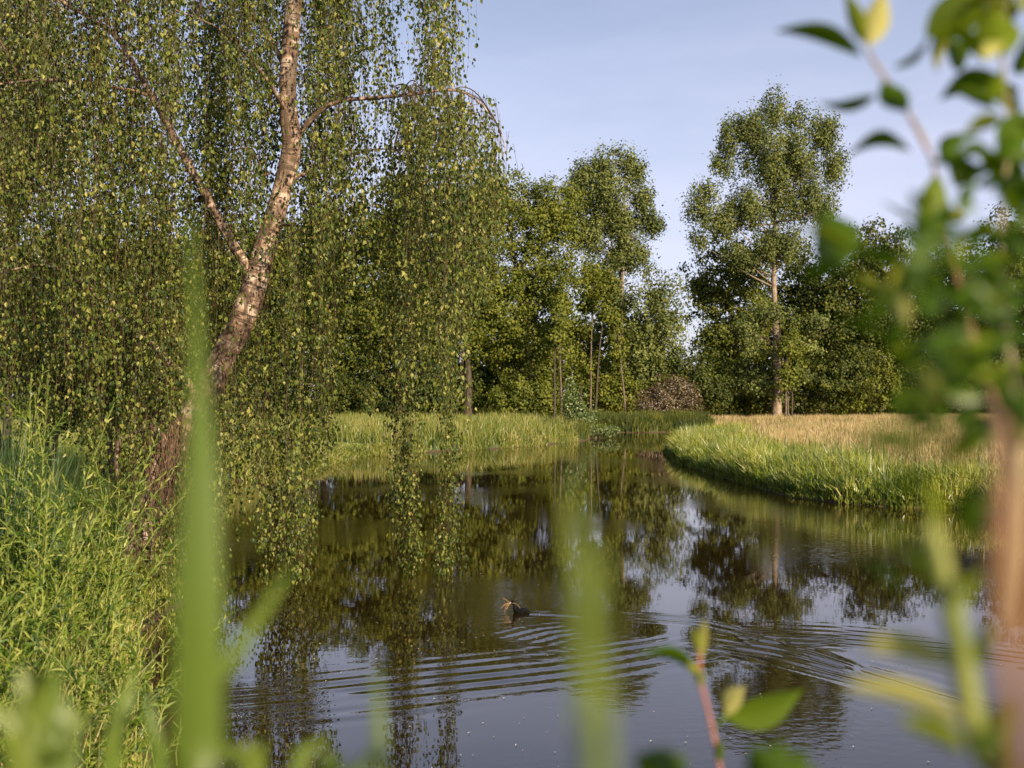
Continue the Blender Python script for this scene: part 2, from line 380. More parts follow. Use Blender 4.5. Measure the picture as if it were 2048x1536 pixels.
# ------------------------------------------------------------------ water surface with the coot's wake as real waves
wx = np.unique(np.concatenate([np.linspace(-12, -4, 14), np.arange(-4, 6, .045), np.linspace(6, 30, 26)]))
wy = np.unique(np.concatenate([np.linspace(2.5, 7.6, 10), np.arange(7.6, 16, .042), np.linspace(16, 95, 60)]))
X, Y = np.meshgrid(wx, wy); wp = np.stack([X.ravel(), Y.ravel()], -1)
def packet(line, lam, half, amp, phase=0., fade=.5, side=0, chirp=0.):
    """train of waves whose crests run along a guide line on the water; half = half-width of the train across it"""
    line = np.asarray(line, float); best = np.full(len(wp), 1e9); sgn = np.zeros(len(wp)); tt = np.zeros(len(wp))
    seg = np.diff(line, axis=0); ln = np.concatenate([[0], np.cumsum(np.linalg.norm(seg, axis=1))])
    for k in range(len(seg)):
        a = line[k]; e = seg[k]; w = wp - a
        t = np.clip((w @ e) / (e @ e), 0, 1)
        dx = w - t[:, None] * e; d = np.linalg.norm(dx, axis=1)
        cr = e[0] * w[:, 1] - e[1] * w[:, 0]
        m = d < best
        best[m] = d[m]; sgn[m] = np.sign(cr[m]); tt[m] = ln[k] + t[m] * np.linalg.norm(e)
    s = best * sgn
    if side: s_env = np.where(s * side < 0, 9, np.abs(s) / half)
    else: s_env = np.abs(s) / half
    env = np.exp(-(s_env ** 2) * 1.6) * sstep(0, fade, tt) * sstep(ln[-1], ln[-1] - fade, tt)
    wob = .25 * np.sin(wp[:, 0] * 2.1 + wp[:, 1] * .7)
    env = env * (.62 + .55 * np.sin(wp[:, 0] * 3.1 + 2 * np.sin(wp[:, 1] * 1.9 + phase)) * np.sin(wp[:, 1] * 2.7 + wp[:, 0] * 1.3 + lam * 40))
    return amp * env * np.cos(2 * np.pi * s / lam * (1 + chirp * np.abs(s)) + phase + wob)
hz = np.zeros(len(wp))
hz += packet([(-3.2, 9.55), (-1.9, 10.0), (-.6, 10.6), (.6, 11.15), (1.5, 11.75), (2.2, 12.2)], .29, .72, .0052, fade=1.1)
hz += packet([(-2.4, 9.0), (-1.2, 9.35), (0.2, 9.9)], .36, .35, .0022, fade=.9)
hz += packet([(.10, 12.0), (.5, 12.5), (.95, 12.75)], .21, .75, .0055, fade=.35)
hz += packet([(.25, 11.3), (.8, 11.9), (1.6, 12.4)], .25, .45, .0035, fade=.4)
hz += packet([(.12, 13.75), (.9, 13.55), (2.17, 13.1), (2.9, 12.0), (3.3, 10.9), (3.9, 9.4)], .20, .20, .0068, fade=.2)
hz += packet([(.25, 13.95), (1.0, 13.85), (2.2, 13.45)], .16, .10, .0045, fade=.2)
hz += packet([(1.8, 12.4), (2.7, 11.6), (3.5, 10.4), (4.2, 9.0)], .25, .55, .0050, fade=.8)
hz += packet([(2.2, 12.6), (3.4, 12.3), (4.6, 11.7), (5.6, 10.9)], .24, .60, .0042, fade=.8)
hz += packet([(-.25, 13.75), (.05, 13.55), (.5, 13.4)], .14, .14, .0035, fade=.2)
i, j = np.meshgrid(np.arange(len(wy) - 1), np.arange(len(wx) - 1), indexing='ij'); w_ = len(wx)
q = np.stack([i * w_ + j, i * w_ + j + 1, (i + 1) * w_ + j + 1, (i + 1) * w_ + j], -1).reshape(-1, 4)
g = MB(); g.add(np.column_stack([wp, hz]), None, q)
o = g.build('water', M['water'], smooth=True); tag(o, 'dark calm pond water mirroring the trees', kind='structure')

# floating specks of willow fluff and a few leaves
n = 900
fx = rng.uniform(-4, 9, n); fy = 8 + rng.random(n) ** 1.3 * 24
k = signed_dist(np.stack([fx, fy], -1)) < -.3; fx = fx[k]; fy = fy[k]; n = len(fx)
g = MB()
a = rng.uniform(0, 6.28, n)
g.leaves(np.column_stack([fx, fy, np.full(n, .008)]), np.column_stack([np.cos(a), np.sin(a), np.zeros(n)]), np.column_stack([-np.sin(a), np.cos(a), np.zeros(n)]),
         rng.uniform(.008, .028, n), rng.uniform(.006, .018, n), ([(0, 0, 0), (.5, -.5, .3), (1, 0, 0), (.5, .5, .3)], [(0, 1, 2), (0, 2, 3)]), rng.random(n))
o = g.build('floating_fluff', plain_mat('fluff', (.45, .42, .34))); tag(o, 'pale specks of fluff drifting on the pond', kind='stuff')

# ------------------------------------------------------------------ grass
def blades(name, mat, xy, height, width, lean=.35, label='', hvar=.35, sd_clump=.5, rbias=0.):
    n = len(xy); z = ground_h(xy)
    base = np.column_stack([xy, z - .03])
    cl = np.sin(xy[:, 0] * 1.7 + 2 * np.sin(xy[:, 1] * .6)) * np.cos(xy[:, 1] * 1.1 + 1.5 * np.sin(xy[:, 0] * .5))
    h = np.broadcast_to(height, (n,)) * (1 + sd_clump * .4 * cl) * rng.uniform(1 - hvar, 1 + hvar * .6, n)
    h = h * (.5 + .5 * sstep(-.1, .7, signed_dist(xy)))
    az = rng.uniform(0, 2 * np.pi, n); ln = rng.random(n) ** 1.5 * lean
    d = np.column_stack([np.cos(az) * ln, np.sin(az) * ln, np.ones(n)])
    fa = rng.uniform(-.9, .9, n)
    sd = np.column_stack([np.cos(fa), np.sin(fa), np.zeros(n)])
    bend = np.column_stack([np.cos(az), np.sin(az), -np.full(n, .35)])
    W = np.broadcast_to(width, (n,))[:, None]; Hh = h[:, None]; l_ = ln[:, None]
    v0 = base - sd * W / 2; v1 = base + sd * W / 2
    mid = base + d * Hh * .55
    v2 = mid - sd * W * .4; v3 = mid + sd * W * .4
    v4 = base + d * Hh + bend * Hh * l_ * .5
    V = np.stack([v0, v1, v2, v3, v4], 1).reshape(-1, 3)
    T = (np.array([[0, 1, 3], [0, 3, 2], [2, 3, 4]])[None] + (np.arange(n) * 5)[:, None, None]).reshape(-1, 3)
    g = MB(); g.add(V, T, None, np.repeat(np.clip(rng.random(n) + .25 * cl + rbias, 0, 1), 5))
    o = g.build(name, mat); tag(o, label, kind='stuff'); return o
def scatter(n, x0, x1, y0, y1, cond, power=0.):
    out = []
    while sum(map(len, out)) < n:
        x = rng.uniform(x0, x1, 60000); u = rng.random(60000)
        y = y0 + (y1 - y0) * u ** (1 + power)
        p = np.column_stack([x, y]); s = signed_dist(p)
        vis = (np.abs(p[:, 0]) < p[:, 1] * .50 + 4)
        out.append(p[cond(p, s) & vis])
    return np.vstack(out)[:n]
# right bank: tall lush fringe, then pinkish dry field
edgep = scatter(46000, 6, 32, 22, 66, lambda p, s: (s > .05) & (s < 2.7 + 1.0 * np.sin(p[:, 1])) & (rng.random(len(s)) < np.exp(-s * .4)) & ((p[:, 1] > 26.0) | (p[:, 0] > 30)), .6)
blades('bank_grass', M['bank_blade'], edgep, .62, .034, .7, 'lush green sedge and grass along the right hand bank', hvar=.6, sd_clump=.9)
ce = edgep[rng.permutation(len(edgep))[:150]]
irisp = (ce[:, None] + rng.normal(size=(150, 12, 2)) * .22).reshape(-1, 2); irisp = irisp[signed_dist(irisp) > -.05]
blades('sedge_clumps', M['light_leaf'], irisp, 1.0, .034, .55, 'taller pale sedge tufts standing out of the bank grass', hvar=.35)
fieldp = scatter(75000, 6, 75, 26, 112, lambda p, s: (s > 1.2) & (p[:, 0] > 4), .5)
blades('hay_grass', M['hay_blade'], fieldp, .50, .036, .4, 'ripe pinkish brown grass covering the open field')
dryp = scatter(9000, 9.5, 18, 14, 26.5, lambda p, s: (s > .05), 0)
blades('dry_fringe_grass', M['hay_blade'], dryp, .75, .014, .5, 'tall straw coloured grass on the near right bank')
darkp = scatter(9000, 6, 14, 26, 62, lambda p, s: (s > -.12) & (s < .75), .7)
blades('waterside_weeds', M['alder_leaf'], darkp, .34, .05, .9, 'dark low weeds growing right at the waterline')
# left far bank
lb = lambda p: (p[:, 0] < 5.5)
lawn = lambda p: (p[:, 0] > -12.5) & (p[:, 0] < -4.6) & (p[:, 1] > 41) & (p[:, 1] < 53.8)
leftp = scatter(60000, -45, 6, 34, 84, lambda p, s: lb(p) & ~lawn(p) & (s > -.05) & (s < 18), .4)
blades('meadow_grass', M['meadow_blade'], leftp, .80, .036, .45, 'tall feathery green grass on the far left bank', hvar=.5, sd_clump=.8)
rim = scatter(11000, -14, 6, 30, 78, lambda p, s: lb(p) & (s > -.22) & (s < .5) & (np.sin(p[:, 0] * 2.3) + np.sin(p[:, 0] * .9 + 1) > -.5), .3)
blades('rim_grass', M['meadow_blade'], rim, .42, .04, .9, 'ragged grass hanging over the edge of the far left bank', hvar=.5)
lawnp = scatter(16000, -13, -4, 40, 55, lambda p, s: lawn(p) & (s > .0), 0)
blades('mown_grass', M['lawn_blade'], lawnp, .12, .03, .6, 'short yellow green mown patch beside the pond')
behind = scatter(26000, -18, -4, 15.5, 38, lambda p, s: (s > -.05) & (p[:, 0] < -4), 0)
blades('shore_grass', M['bank_blade'], behind, .75, .022, .5, 'bright grass on the bank beyond the hanging birch twigs')
channelp = scatter(14000, 4, 40, 68, 96, lambda p, s: (s > -.05) & (s < 5) & (p[:, 0] < 15.5) & ((p[:, 0] < 8) | (p[:, 1] > 80)), 0)
blades('channel_bank_grass', M['oak_leaf'], channelp, 1.0, .06, .5, 'dark green growth along the far end of the channel')
nearp = scatter(30000, -7, 1.5, 3.2, 15, lambda p, s: (s > -.05) & (p[:, 0] < -1.2 - .05 * p[:, 1]), 0)
blades('near_bank_grass', M['bank_blade'], nearp, .38, .012, .7, 'tangled grass on the near left bank beneath the shrubs')
deadp = scatter(700, -5, -1.5, 4.5, 10, lambda p, s: (s > .05) & (s < 2.2), 0)
blades('dead_stalks', M['hay_blade'], deadp, 1.15, .007, .6, 'thin dead grass stalks mixed in among the near bank shrubs')
woodp = scatter(14000, -70, 75, 92, 118, lambda p, s: (s > 3) & ((p[:, 0] < 14) | (p[:, 1] > 113)), 0)
blades('woodland_edge_grass', M['alder_leaf'], woodp, .8, .09, .5, 'rough shaded grass at the foot of the far trees')
# tall reed bed, left
rp_ = np.column_stack([rng.uniform(-7.8, -3.7, 2600), rng.uniform(7.8, 12.5, 2600)])
rp_ = rp_[(signed_dist(rp_) > .4)]
pxr = rp_[:, 0] / rp_[:, 1] * F + 1024
rp_ = rp_[pxr < 120]; pxr = pxr[pxr < 120]
blades('reed_bed', M['reed_leaf'], rp_, 2.1 - .0022 * np.clip(pxr, 0, 300), .026, .28, 'tall blue green reeds standing behind the narrow leaved shrubs', hvar=.22, sd_clump=.15)

# ------------------------------------------------------------------ trees
def fil(r):
    """random unit vectors"""
    return nrm(r)
def tree(name, label, cat, px, base_py, D, ells, trunk_r, leafmat, barkmat, group, nleaf=11000, leaf=.22, clump_r=.75, trunk_px=None, top=None, nlimb=26, tmpl=TUFT, up=.6, splits=1, per=46, seed=0):
    rg = np.random.default_rng(seed + int(px) * 7 + int(D * 10))
    b = P(px, base_py, D); gz = ground_z(b[0], b[1]); b = np.array([b[0], b[1], gz - .05])
    root = thing(name, label, cat, b, group)
    ctr = []; rad = []
    for (cx, cy_, rx, ry) in ells:
        ctr.append(P(cx, cy_, D)); rad.append((rx / F * D, (rx + ry) / 2 / F * D * .9, ry / F * D))
    ctr = np.array(ctr); rad = np.array(rad)
    vol = rad[:, 0] * rad[:, 2]; pr = vol / vol.sum()
    nleaf = int(nleaf * 1.6); ncl = max(6, nleaf // per)
    pick = rg.choice(len(ctr), ncl, p=pr)
    dirs = nrm(rg.normal(size=(ncl, 3))); rr = rg.random(ncl) ** .42 * np.where(rg.random(ncl) < .18, 1.28, 1.0)
    cc = ctr[pick] + dirs * rad[pick] * rr[:, None]
    cc[:, 2] = np.maximum(cc[:, 2], gz + .4)
    if up > 1:      # poplar: open gaps between upswept sprays
        k3 = np.sin(cc[:, 0] * 1.9 + cc[:, 2] * .8) + np.sin(cc[:, 2] * 1.6 - cc[:, 1] * 1.3) + np.sin(cc[:, 1] * 1.7 + cc[:, 0])
        keep = k3 > -1.15; cc = cc[keep]; pick = pick[keep]; ncl = len(cc)
    # trunk
    topz = (ctr[:, 2] + rad[:, 2] * .7).max() if top is None else P(px, top, D)[2]
    m = 14; t = np.linspace(0, 1, m)
    axis = ctr[np.argmax(ctr[:, 2])]
    tb = MB(); trunks = []
    for s in range(splits):
        off = np.array([rg.uniform(-.9, .9), rg.uniform(-.7, .7), 0]) * (0 if splits == 1 else 1)
        pth = b + off * .6 + np.column_stack([t ** 1.5 * (axis[0] - b[0] + off[0] * 1.5), t ** 1.5 * (axis[1] - b[1] + off[1]), t * (topz - b[2])])
        pth[:, :2] += .12 * np.column_stack([np.sin(t * 9 + s), np.cos(t * 7 + s)]) * np.minimum(1, trunk_r * 3)
        r = trunk_r * (1 - .9 * t) * (1 + .25 * np.exp(-t * 30)) / (1 if splits == 1 else 1.3)
        tb.tube(pth, r, 8); trunks.append((pth, r))
    for k in rg.permutation(ncl)[:nlimb]:
        pth, r = trunks[rg.integers(len(trunks))]
        c = cc[k]; h = np.hypot(*(c - axis)[:2])
        z0 = c[2] - up * h * rg.uniform(.45, 1.25) - .06 * (c[2] - b[2]) - .4
        tt = np.clip((z0 - b[2]) / (topz - b[2]), min(.5 + .42 * rg.random(), (c[2] - b[2] - .5) / (topz - b[2])) if up > 1 else .12, .93)
        f = tt * (m - 1); i0 = int(f); p0 = pth[i0] + (pth[min(i0 + 1, m - 1)] - pth[i0]) * (f - i0)
        mid = (p0 + c) / 2 + np.array([0, 0, -.10 * h if up > .9 else .10 * h]) + rg.normal(size=3) * .15
        s_ = np.linspace(0, 1, 6)[:, None]
        lp = (1 - s_) ** 2 * p0 + 2 * s_ * (1 - s_) * mid + s_ ** 2 * c
        r0 = min(r[i0] * .5, trunk_r * .22)
        tb.tube(lp, np.linspace(r0, .015, 6), 5)
    tb.build('trunk', barkmat, root, b, True)
    # crown
    cr = MB()
    nl = ncl * per
    idx = np.repeat(np.arange(ncl), per)
    cs = clump_r * rg.uniform(.6, 1.35, ncl)
    off = rg.normal(size=(nl, 3)) * (np.array([.55, .55, .42]) if up < .9 else np.array([.48, .48, .80])) * cs[idx][:, None]
    p = cc[idx] + off
    p[:, 2] = np.maximum(p[:, 2], gz + .15)
    outv = nrm(p - (ctr[pick][idx] + np.array([0, 0, -.3])))
    nn = nrm(nrm(off + np.array([0, 0, .12])) * .8 + outv * .7 + rg.normal(size=(nl, 3)) * .55)
    ax = nrm(np.cross(nn, rg.normal(size=(nl, 3))) + np.array([0, 0, .0 if up < .9 else .5]))
    sd = np.cross(nn, ax)
    shade = rg.normal(size=ncl) * .14
    cr.leaves(p, ax, sd, leaf * rg.uniform(.6, 1.3, nl), leaf * rg.uniform(.55, 1.1, nl), tmpl, np.clip(rg.random(nl) * .8 + .1 + shade[idx], 0, 1))
    cr.build('crown', leafmat, root, b)
    return root

TG = 'trees along the far shore'
# tall poplars
tree('poplar_tree', 'tallest poplar with pale bare trunk standing at the edge of the field', 'tree', 1553, 832, 106,
     [(1545, 222, 26, 34), (1592, 230, 26, 30), (1500, 262, 34, 36), (1462, 280, 24, 42), (1645, 268, 36, 40), (1668, 335, 24, 34), (1560, 320, 84, 64), (1442, 335, 22, 24), (1412, 385, 32, 20), (1396, 425, 28, 24), (1440, 450, 44, 34), (1500, 420, 54, 44), (1605, 405, 64, 46), (1650, 430, 24, 16), (1560, 490, 60, 36), (1480, 512, 44, 24), (1402, 480, 20, 14)],
     .46, M['poplar_leaf'], M['bark_far'], None, 38000, .20, .66, nlimb=62, up=1.1, per=38, top=330)
tree('poplar_tree', 'twin stemmed poplar rising behind the tip of the grassy left bank', 'tree', 1232, 832, 104,
     [(1215, 328, 30, 26), (1170, 352, 26, 26), (1265, 336, 28, 28), (1210, 390, 64, 38), (1150, 400, 24, 36), (1282, 398, 28, 26), (1240, 440, 54, 34), (1302, 450, 24, 18), (1180, 470, 38, 44), (1250, 510, 44, 34), (1200, 560, 36, 40), (1282, 505, 18, 20), (1140, 455, 18, 36), (1240, 590, 30, 34)],
     .30, M['poplar_leaf'], M['bark_far'], None, 30000, .20, .66, nlimb=44, up=1.1, splits=3, per=38, top=360)
# broadleaved trees
A_, O_, Pp, Lg = M['alder_leaf'], M['oak_leaf'], M['poplar_leaf'], M['light_leaf']
tree('alder_tree', 'broad mid green tree between the birch curtain and the twin poplar', 'tree', 1065, 832, 98,
     [(1066, 412, 88, 68), (1050, 520, 124, 100), (1110, 600, 86, 90), (1000, 640, 84, 95), (1080, 720, 90, 70), (1000, 405, 66, 64), (1100, 430, 52, 70)], .34, A_, M['bark_dark'], TG, 24000, .22, .8, nlimb=34)
tree('alder_tree', 'rounded tree half hidden by the right edge of the birch curtain', 'tree', 935, 832, 96,
     [(925, 450, 90, 100), (960, 600, 80, 90), (900, 620, 90, 110)], .34, A_, M['bark_dark'], TG, 14000, .26, .85)
tree('alder_tree', 'tree seen through the birch strands just left of the two long hanging ones', 'tree', 800, 832, 97,
     [(800, 440, 80, 90), (800, 520, 90, 100), (840, 630, 90, 90), (750, 630, 90, 90)], .34, A_, M['bark_dark'], TG, 15000, .27, .85)
tree('alder_tree', 'tree seen through the birch strands right of the birch trunk', 'tree', 640, 832, 98,
     [(680, 490, 90, 90), (590, 540, 80, 100), (660, 640, 110, 100)], .34, A_, M['bark_dark'], TG, 14000, .27, .85)
tree('alder_tree', 'dim tree behind the lower birch trunk', 'tree', 480, 832, 99,
     [(470, 530, 100, 100), (550, 560, 60, 100), (430, 670, 110, 90), (520, 690, 80, 80)], .34, A_, M['bark_dark'], TG, 14000, .28, .9)
tree('alder_tree', 'dim tree behind the low left limb of the birch', 'tree', 320, 832, 96,
     [(320, 560, 100, 110), (300, 680, 110, 90)], .34, A_, M['bark_dark'], TG, 10000, .28, .9)
tree('alder_tree', 'dim tree beyond the reed bed behind the birch foliage', 'tree', 150, 832, 96,
     [(160, 540, 110, 130), (100, 660, 110, 100)], .34, A_, M['bark_dark'], TG, 7000, .28, .9)
tree('poplar_sapling', 'slim grey green tree between the twin poplar and the sky gap', 'tree', 1318, 832, 103,
     [(1320, 600, 46, 66), (1290, 640, 50, 60), (1340, 660, 34, 60), (1280, 720, 60, 60)], .16, Pp, M['bark_far'], None, 6500, .23, .7, up=.95, splits=2, top=600)
tree('alder_tree', 'airy dark tree on the right of the sky gap behind the tall poplar', 'tree', 1455, 832, 112,
     [(1455, 550, 80, 56), (1415, 600, 44, 60), (1490, 640, 74, 90), (1425, 700, 42, 60), (1500, 520, 50, 40)], .30, A_, M['bark_dark'], TG, 9500, .27, .75)
tree('poplar_sapling', 'low leafy growth around the foot of the tallest poplar', 'tree', 1572, 833, 103,
     [(1490, 660, 34, 26), (1540, 625, 44, 24), (1625, 650, 56, 20), (1520, 700, 34, 22), (1600, 690, 40, 22), (1520, 770, 54, 20), (1600, 745, 30, 26), (1545, 800, 30, 16)], .10, Pp, M['bark_mid'], None, 3600, .23, .6, top=640, splits=2)
tree('oak_tree', 'dense round headed tree right of the tallest poplar', 'tree', 1745, 832, 118,
     [(1750, 515, 84, 66), (1690, 580, 70, 70), (1800, 600, 80, 70), (1740, 660, 110, 80), (1650, 640, 60, 60)], .5, O_, M['bark_dark'], TG, 16000, .30, .95)
tree('oak_tree', 'lower domed tree next right of the round headed one', 'tree', 1900, 832, 120,
     [(1900, 540, 70, 64), (1860, 620, 70, 80), (1930, 650, 80, 80)], .45, O_, M['bark_dark'], TG, 9000, .30, .95)
tree('oak_tree', 'big dark tree cut off at the right edge of the view', 'tree', 2060, 832, 112,
     [(2050, 470, 70, 90), (2010, 560, 60, 80), (2090, 600, 110, 120)], .5, O_, M['bark_dark'], TG, 11000, .30, .95)
tree('oak_tree', 'dark tree behind the tallest poplar', 'tree', 1625, 832, 124,
     [(1610, 560, 80, 70), (1560, 640, 80, 80), (1640, 700, 90, 80)], .45, O_, M['bark_dark'], TG, 8000, .30, .95)
# slender bare stems inside the wood
k = 0
for px, D, h, lean, lab in [(1108, 92, 610, 2, 'slender pale trunk at the front of the wood nearest the alder'), (1122, 95, 600, -1, 'slender brown trunk just right of the pale one'),
                            (1190, 96, 560, 9, 'grey leaning trunk beside the bank shrub'), (1180, 100, 540, 3, 'thin straight trunk behind the leaning one'),
                            (1160, 101, 600, 4, 'thin dark trunk left of the twin poplar'), (1571, 100, 700, 1, 'thin pole like sapling right of the tallest poplar trunk'),
                            (1583, 101, 680, 2, 'second thin sapling standing by the tallest poplar'), (1250, 99, 640, -6, 'pale trunk right of the twin poplar base')]:
    k += 1
    tree('young_tree', lab, 'tree', px, 834, D, [(px + lean * 3, h + 10, 16, 34), (px + lean * 2, h + 60, 20, 26)], .11, A_, M['bark_dark'] if k % 2 else M['bark_mid'], 'slender young trunks in the wood', 900, .22, .5, nlimb=8, top=h, seed=k)

# shrubs and understory
def shrub(label, px, py, D, ells, mat, n, leaf=.2, clump=.5, name='shrub', group='shrubs under the far trees', **kw):
    return tree(name, label, 'shrub', px, py, D, ells, .06, mat, M['bark_dark'], group, n, leaf, clump, nlimb=14, splits=3, **kw)
shrub('reddish brown rounded shrub at the edge of the channel', 1345, 834, 94, [(1345, 792, 46, 40), (1300, 806, 34, 26), (1330, 812, 60, 22)], M['brown_leaf'], 6000, .14, .5)
shrub('light green upright shrub on the tip of the left bank', 1158, 850, 74, [(1150, 812, 24, 30), (1168, 838, 30, 26), (1140, 780, 12, 22)], M['light_leaf'], 2600, .12, .4)
shrub('small pale shrub overhanging the water at the bank tip', 1212, 866, 73, [(1212, 862, 26, 12), (1190, 866, 18, 12)], M['light_leaf'], 900, .11, .3)
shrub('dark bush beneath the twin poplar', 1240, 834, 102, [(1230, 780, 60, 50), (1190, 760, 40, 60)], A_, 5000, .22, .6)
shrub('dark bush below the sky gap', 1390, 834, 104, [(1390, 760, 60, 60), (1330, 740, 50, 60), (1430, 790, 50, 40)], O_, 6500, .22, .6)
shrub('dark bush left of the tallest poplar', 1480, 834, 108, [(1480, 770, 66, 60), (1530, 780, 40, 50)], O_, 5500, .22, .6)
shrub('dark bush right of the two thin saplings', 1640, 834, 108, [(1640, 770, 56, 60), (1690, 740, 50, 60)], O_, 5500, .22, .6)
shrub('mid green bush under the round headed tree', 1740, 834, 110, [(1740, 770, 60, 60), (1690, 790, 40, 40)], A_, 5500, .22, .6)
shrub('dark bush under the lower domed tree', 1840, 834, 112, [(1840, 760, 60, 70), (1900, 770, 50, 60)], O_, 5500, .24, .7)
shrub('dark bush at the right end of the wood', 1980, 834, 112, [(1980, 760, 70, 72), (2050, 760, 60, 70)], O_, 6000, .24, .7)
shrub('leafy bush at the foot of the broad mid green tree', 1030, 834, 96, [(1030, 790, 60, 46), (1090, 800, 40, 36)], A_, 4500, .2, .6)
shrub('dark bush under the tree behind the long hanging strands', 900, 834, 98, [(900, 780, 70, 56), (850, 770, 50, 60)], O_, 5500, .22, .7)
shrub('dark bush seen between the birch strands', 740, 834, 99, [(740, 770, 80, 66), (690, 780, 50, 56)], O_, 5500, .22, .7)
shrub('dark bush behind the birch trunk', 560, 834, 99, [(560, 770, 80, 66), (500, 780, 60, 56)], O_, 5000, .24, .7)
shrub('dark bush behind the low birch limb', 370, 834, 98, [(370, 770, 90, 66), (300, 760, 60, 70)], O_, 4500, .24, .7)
# deeper wood: one mass closing the view between trunks
g = MB(); nb = 70000
bx_ = rng.uniform(-75, 80, nb); by_ = rng.uniform(122, 142, nb)
pxx = bx_ / by_ * F + 1024
topz = 9.5 + 2.2 * np.sin(bx_ * .21) + 1.6 * np.sin(bx_ * .53 + 1) + 1.2 * np.sin(bx_ * 1.3)
gap = np.exp(-((pxx - 1385) / 40.) ** 2)
topz = topz * (1 + .75 * sstep(950, 850, pxx)) * (1 - .72 * gap) * np.where(pxx > 1390, 1.12, 1.0)
bz = rng.random(nb) ** .85 * topz + .6
g.leaves(np.column_stack([bx_, by_, bz]), rng.normal(size=(nb, 3)), rng.normal(size=(nb, 3)), rng.uniform(.35, .75, nb), rng.uniform(.3, .6, nb), TUFT, rng.random(nb))
for t_ in np.arange(-72, 78, 2.6):
    x0 = t_ + rng.uniform(-1, 1); y0 = rng.uniform(122, 140)
    g.tube([(x0, y0, .3), (x0 + rng.uniform(-.3, .3), y0, 5), (x0 + rng.uniform(-1, 1), y0, 10)], [.2, .15, .06], 6)
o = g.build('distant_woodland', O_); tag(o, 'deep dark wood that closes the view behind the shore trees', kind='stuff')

# left side neighbours of the birch
tree('silver_willow_tree', 'pale silvery tree glimpsed behind the birch at the upper left', 'tree', 10, 860, 32,
     [(20, 60, 120, 170), (60, 260, 110, 150), (-60, 300, 140, 200), (70, -140, 120, 160)], .12, M['pale_leaf'], M['bark_dark'], None, 16000, .13, .55, nlimb=40, up=.9)
tree('hazel_shrub', 'yellowish olive shrub behind the reeds at the left', 'shrub', 60, 900, 24,
     [(60, 560, 120, 90), (20, 680, 130, 100), (150, 690, 80, 70)], .08, M['olive_leaf'], M['bark_dark'], None, 12000, .085, .35, nlimb=24, splits=4)
tree('alder_shrub', 'dark leafy shrub on the bank behind the birch trunk', 'shrub', 250, 900, 26,
     [(240, 700, 110, 90), (330, 760, 90, 80), (180, 780, 90, 80)], .08, M['oak_leaf'], M['bark_dark'], None, 12000, .09, .35, nlimb=24, splits=4)

# ------------------------------------------------------------------ the weeping birch
DB = 15.3
def ctrl_t(pts):
    pts = np.asarray(pts, float); w = P(pts[:, 0], pts[:, 1], pts[:, 2])
    t = np.concatenate([[0], np.cumsum(np.linalg.norm(np.diff(w, axis=0), axis=1))]); return t / t[-1]
def curve_px(pts, n=24):
    """smooth curve through (px, py, D) points"""
    pts = np.asarray(pts, float); w = P(pts[:, 0], pts[:, 1], pts[:, 2])
    t = np.concatenate([[0], np.cumsum(np.linalg.norm(np.diff(w, axis=0), axis=1))]); t /= t[-1]
    s = np.linspace(0, 1, n)
    # catmull-rom
    out = []
    for u in s:
        k = min(max(np.searchsorted(t, u) - 1, 0), len(t) - 2)
        f = (u - t[k]) / (t[k + 1] - t[k])
        p0 = w[max(k - 1, 0)]; p1 = w[k]; p2 = w[k + 1]; p3 = w[min(k + 2, len(w) - 1)]
        out.append(.5 * ((2 * p1) + (-p0 + p2) * f + (2 * p0 - 5 * p1 + 4 * p2 - p3) * f * f + (-p0 + 3 * p1 - 3 * p2 + p3) * f ** 3))
    return np.array(out)
TRP = [(268, 1120, DB), (300, 1010, DB), (345, 900, DB), (405, 800, DB), (440, 725, DB), (480, 650, DB), (508, 575, DB), (528, 500, DB), (548, 440, DB), (566, 370, DB), (584, 290, DB),
               (577, 230, DB), (576, 150, DB), (583, 60, DB), (590, -20, DB), (600, -150, DB + .1), (590, -330, DB + .2), (600, -520, DB + .2)]
tr = curve_px(TRP, 90); TRT = ctrl_t(TRP)
bb = np.array([tr[0][0], tr[0][1], ground_z(tr[0][0], tr[0][1]) - .1]); tr[0][2] = min(tr[0][2], bb[2])
birch = thing('weeping_birch_tree', 'weeping birch leaning over the pond with pinkish bark and long hanging leafy strands', 'tree', bb)
s_ = np.linspace(0, 1, 90)
rad = np.interp(s_, TRT, [.26, .22, .20, .18, .175, .178, .165, .150, .135, .130, .132, .120, .118, .112, .100, .08, .05, .02])
rad = rad * (1 + .05 * np.sin(s_ * 90) * np.sin(s_ * 31))
g = MB(); g.tube(tr, rad, 16); trunk_o = g.build('trunk', M['birch_bark'], birch, bb, True)
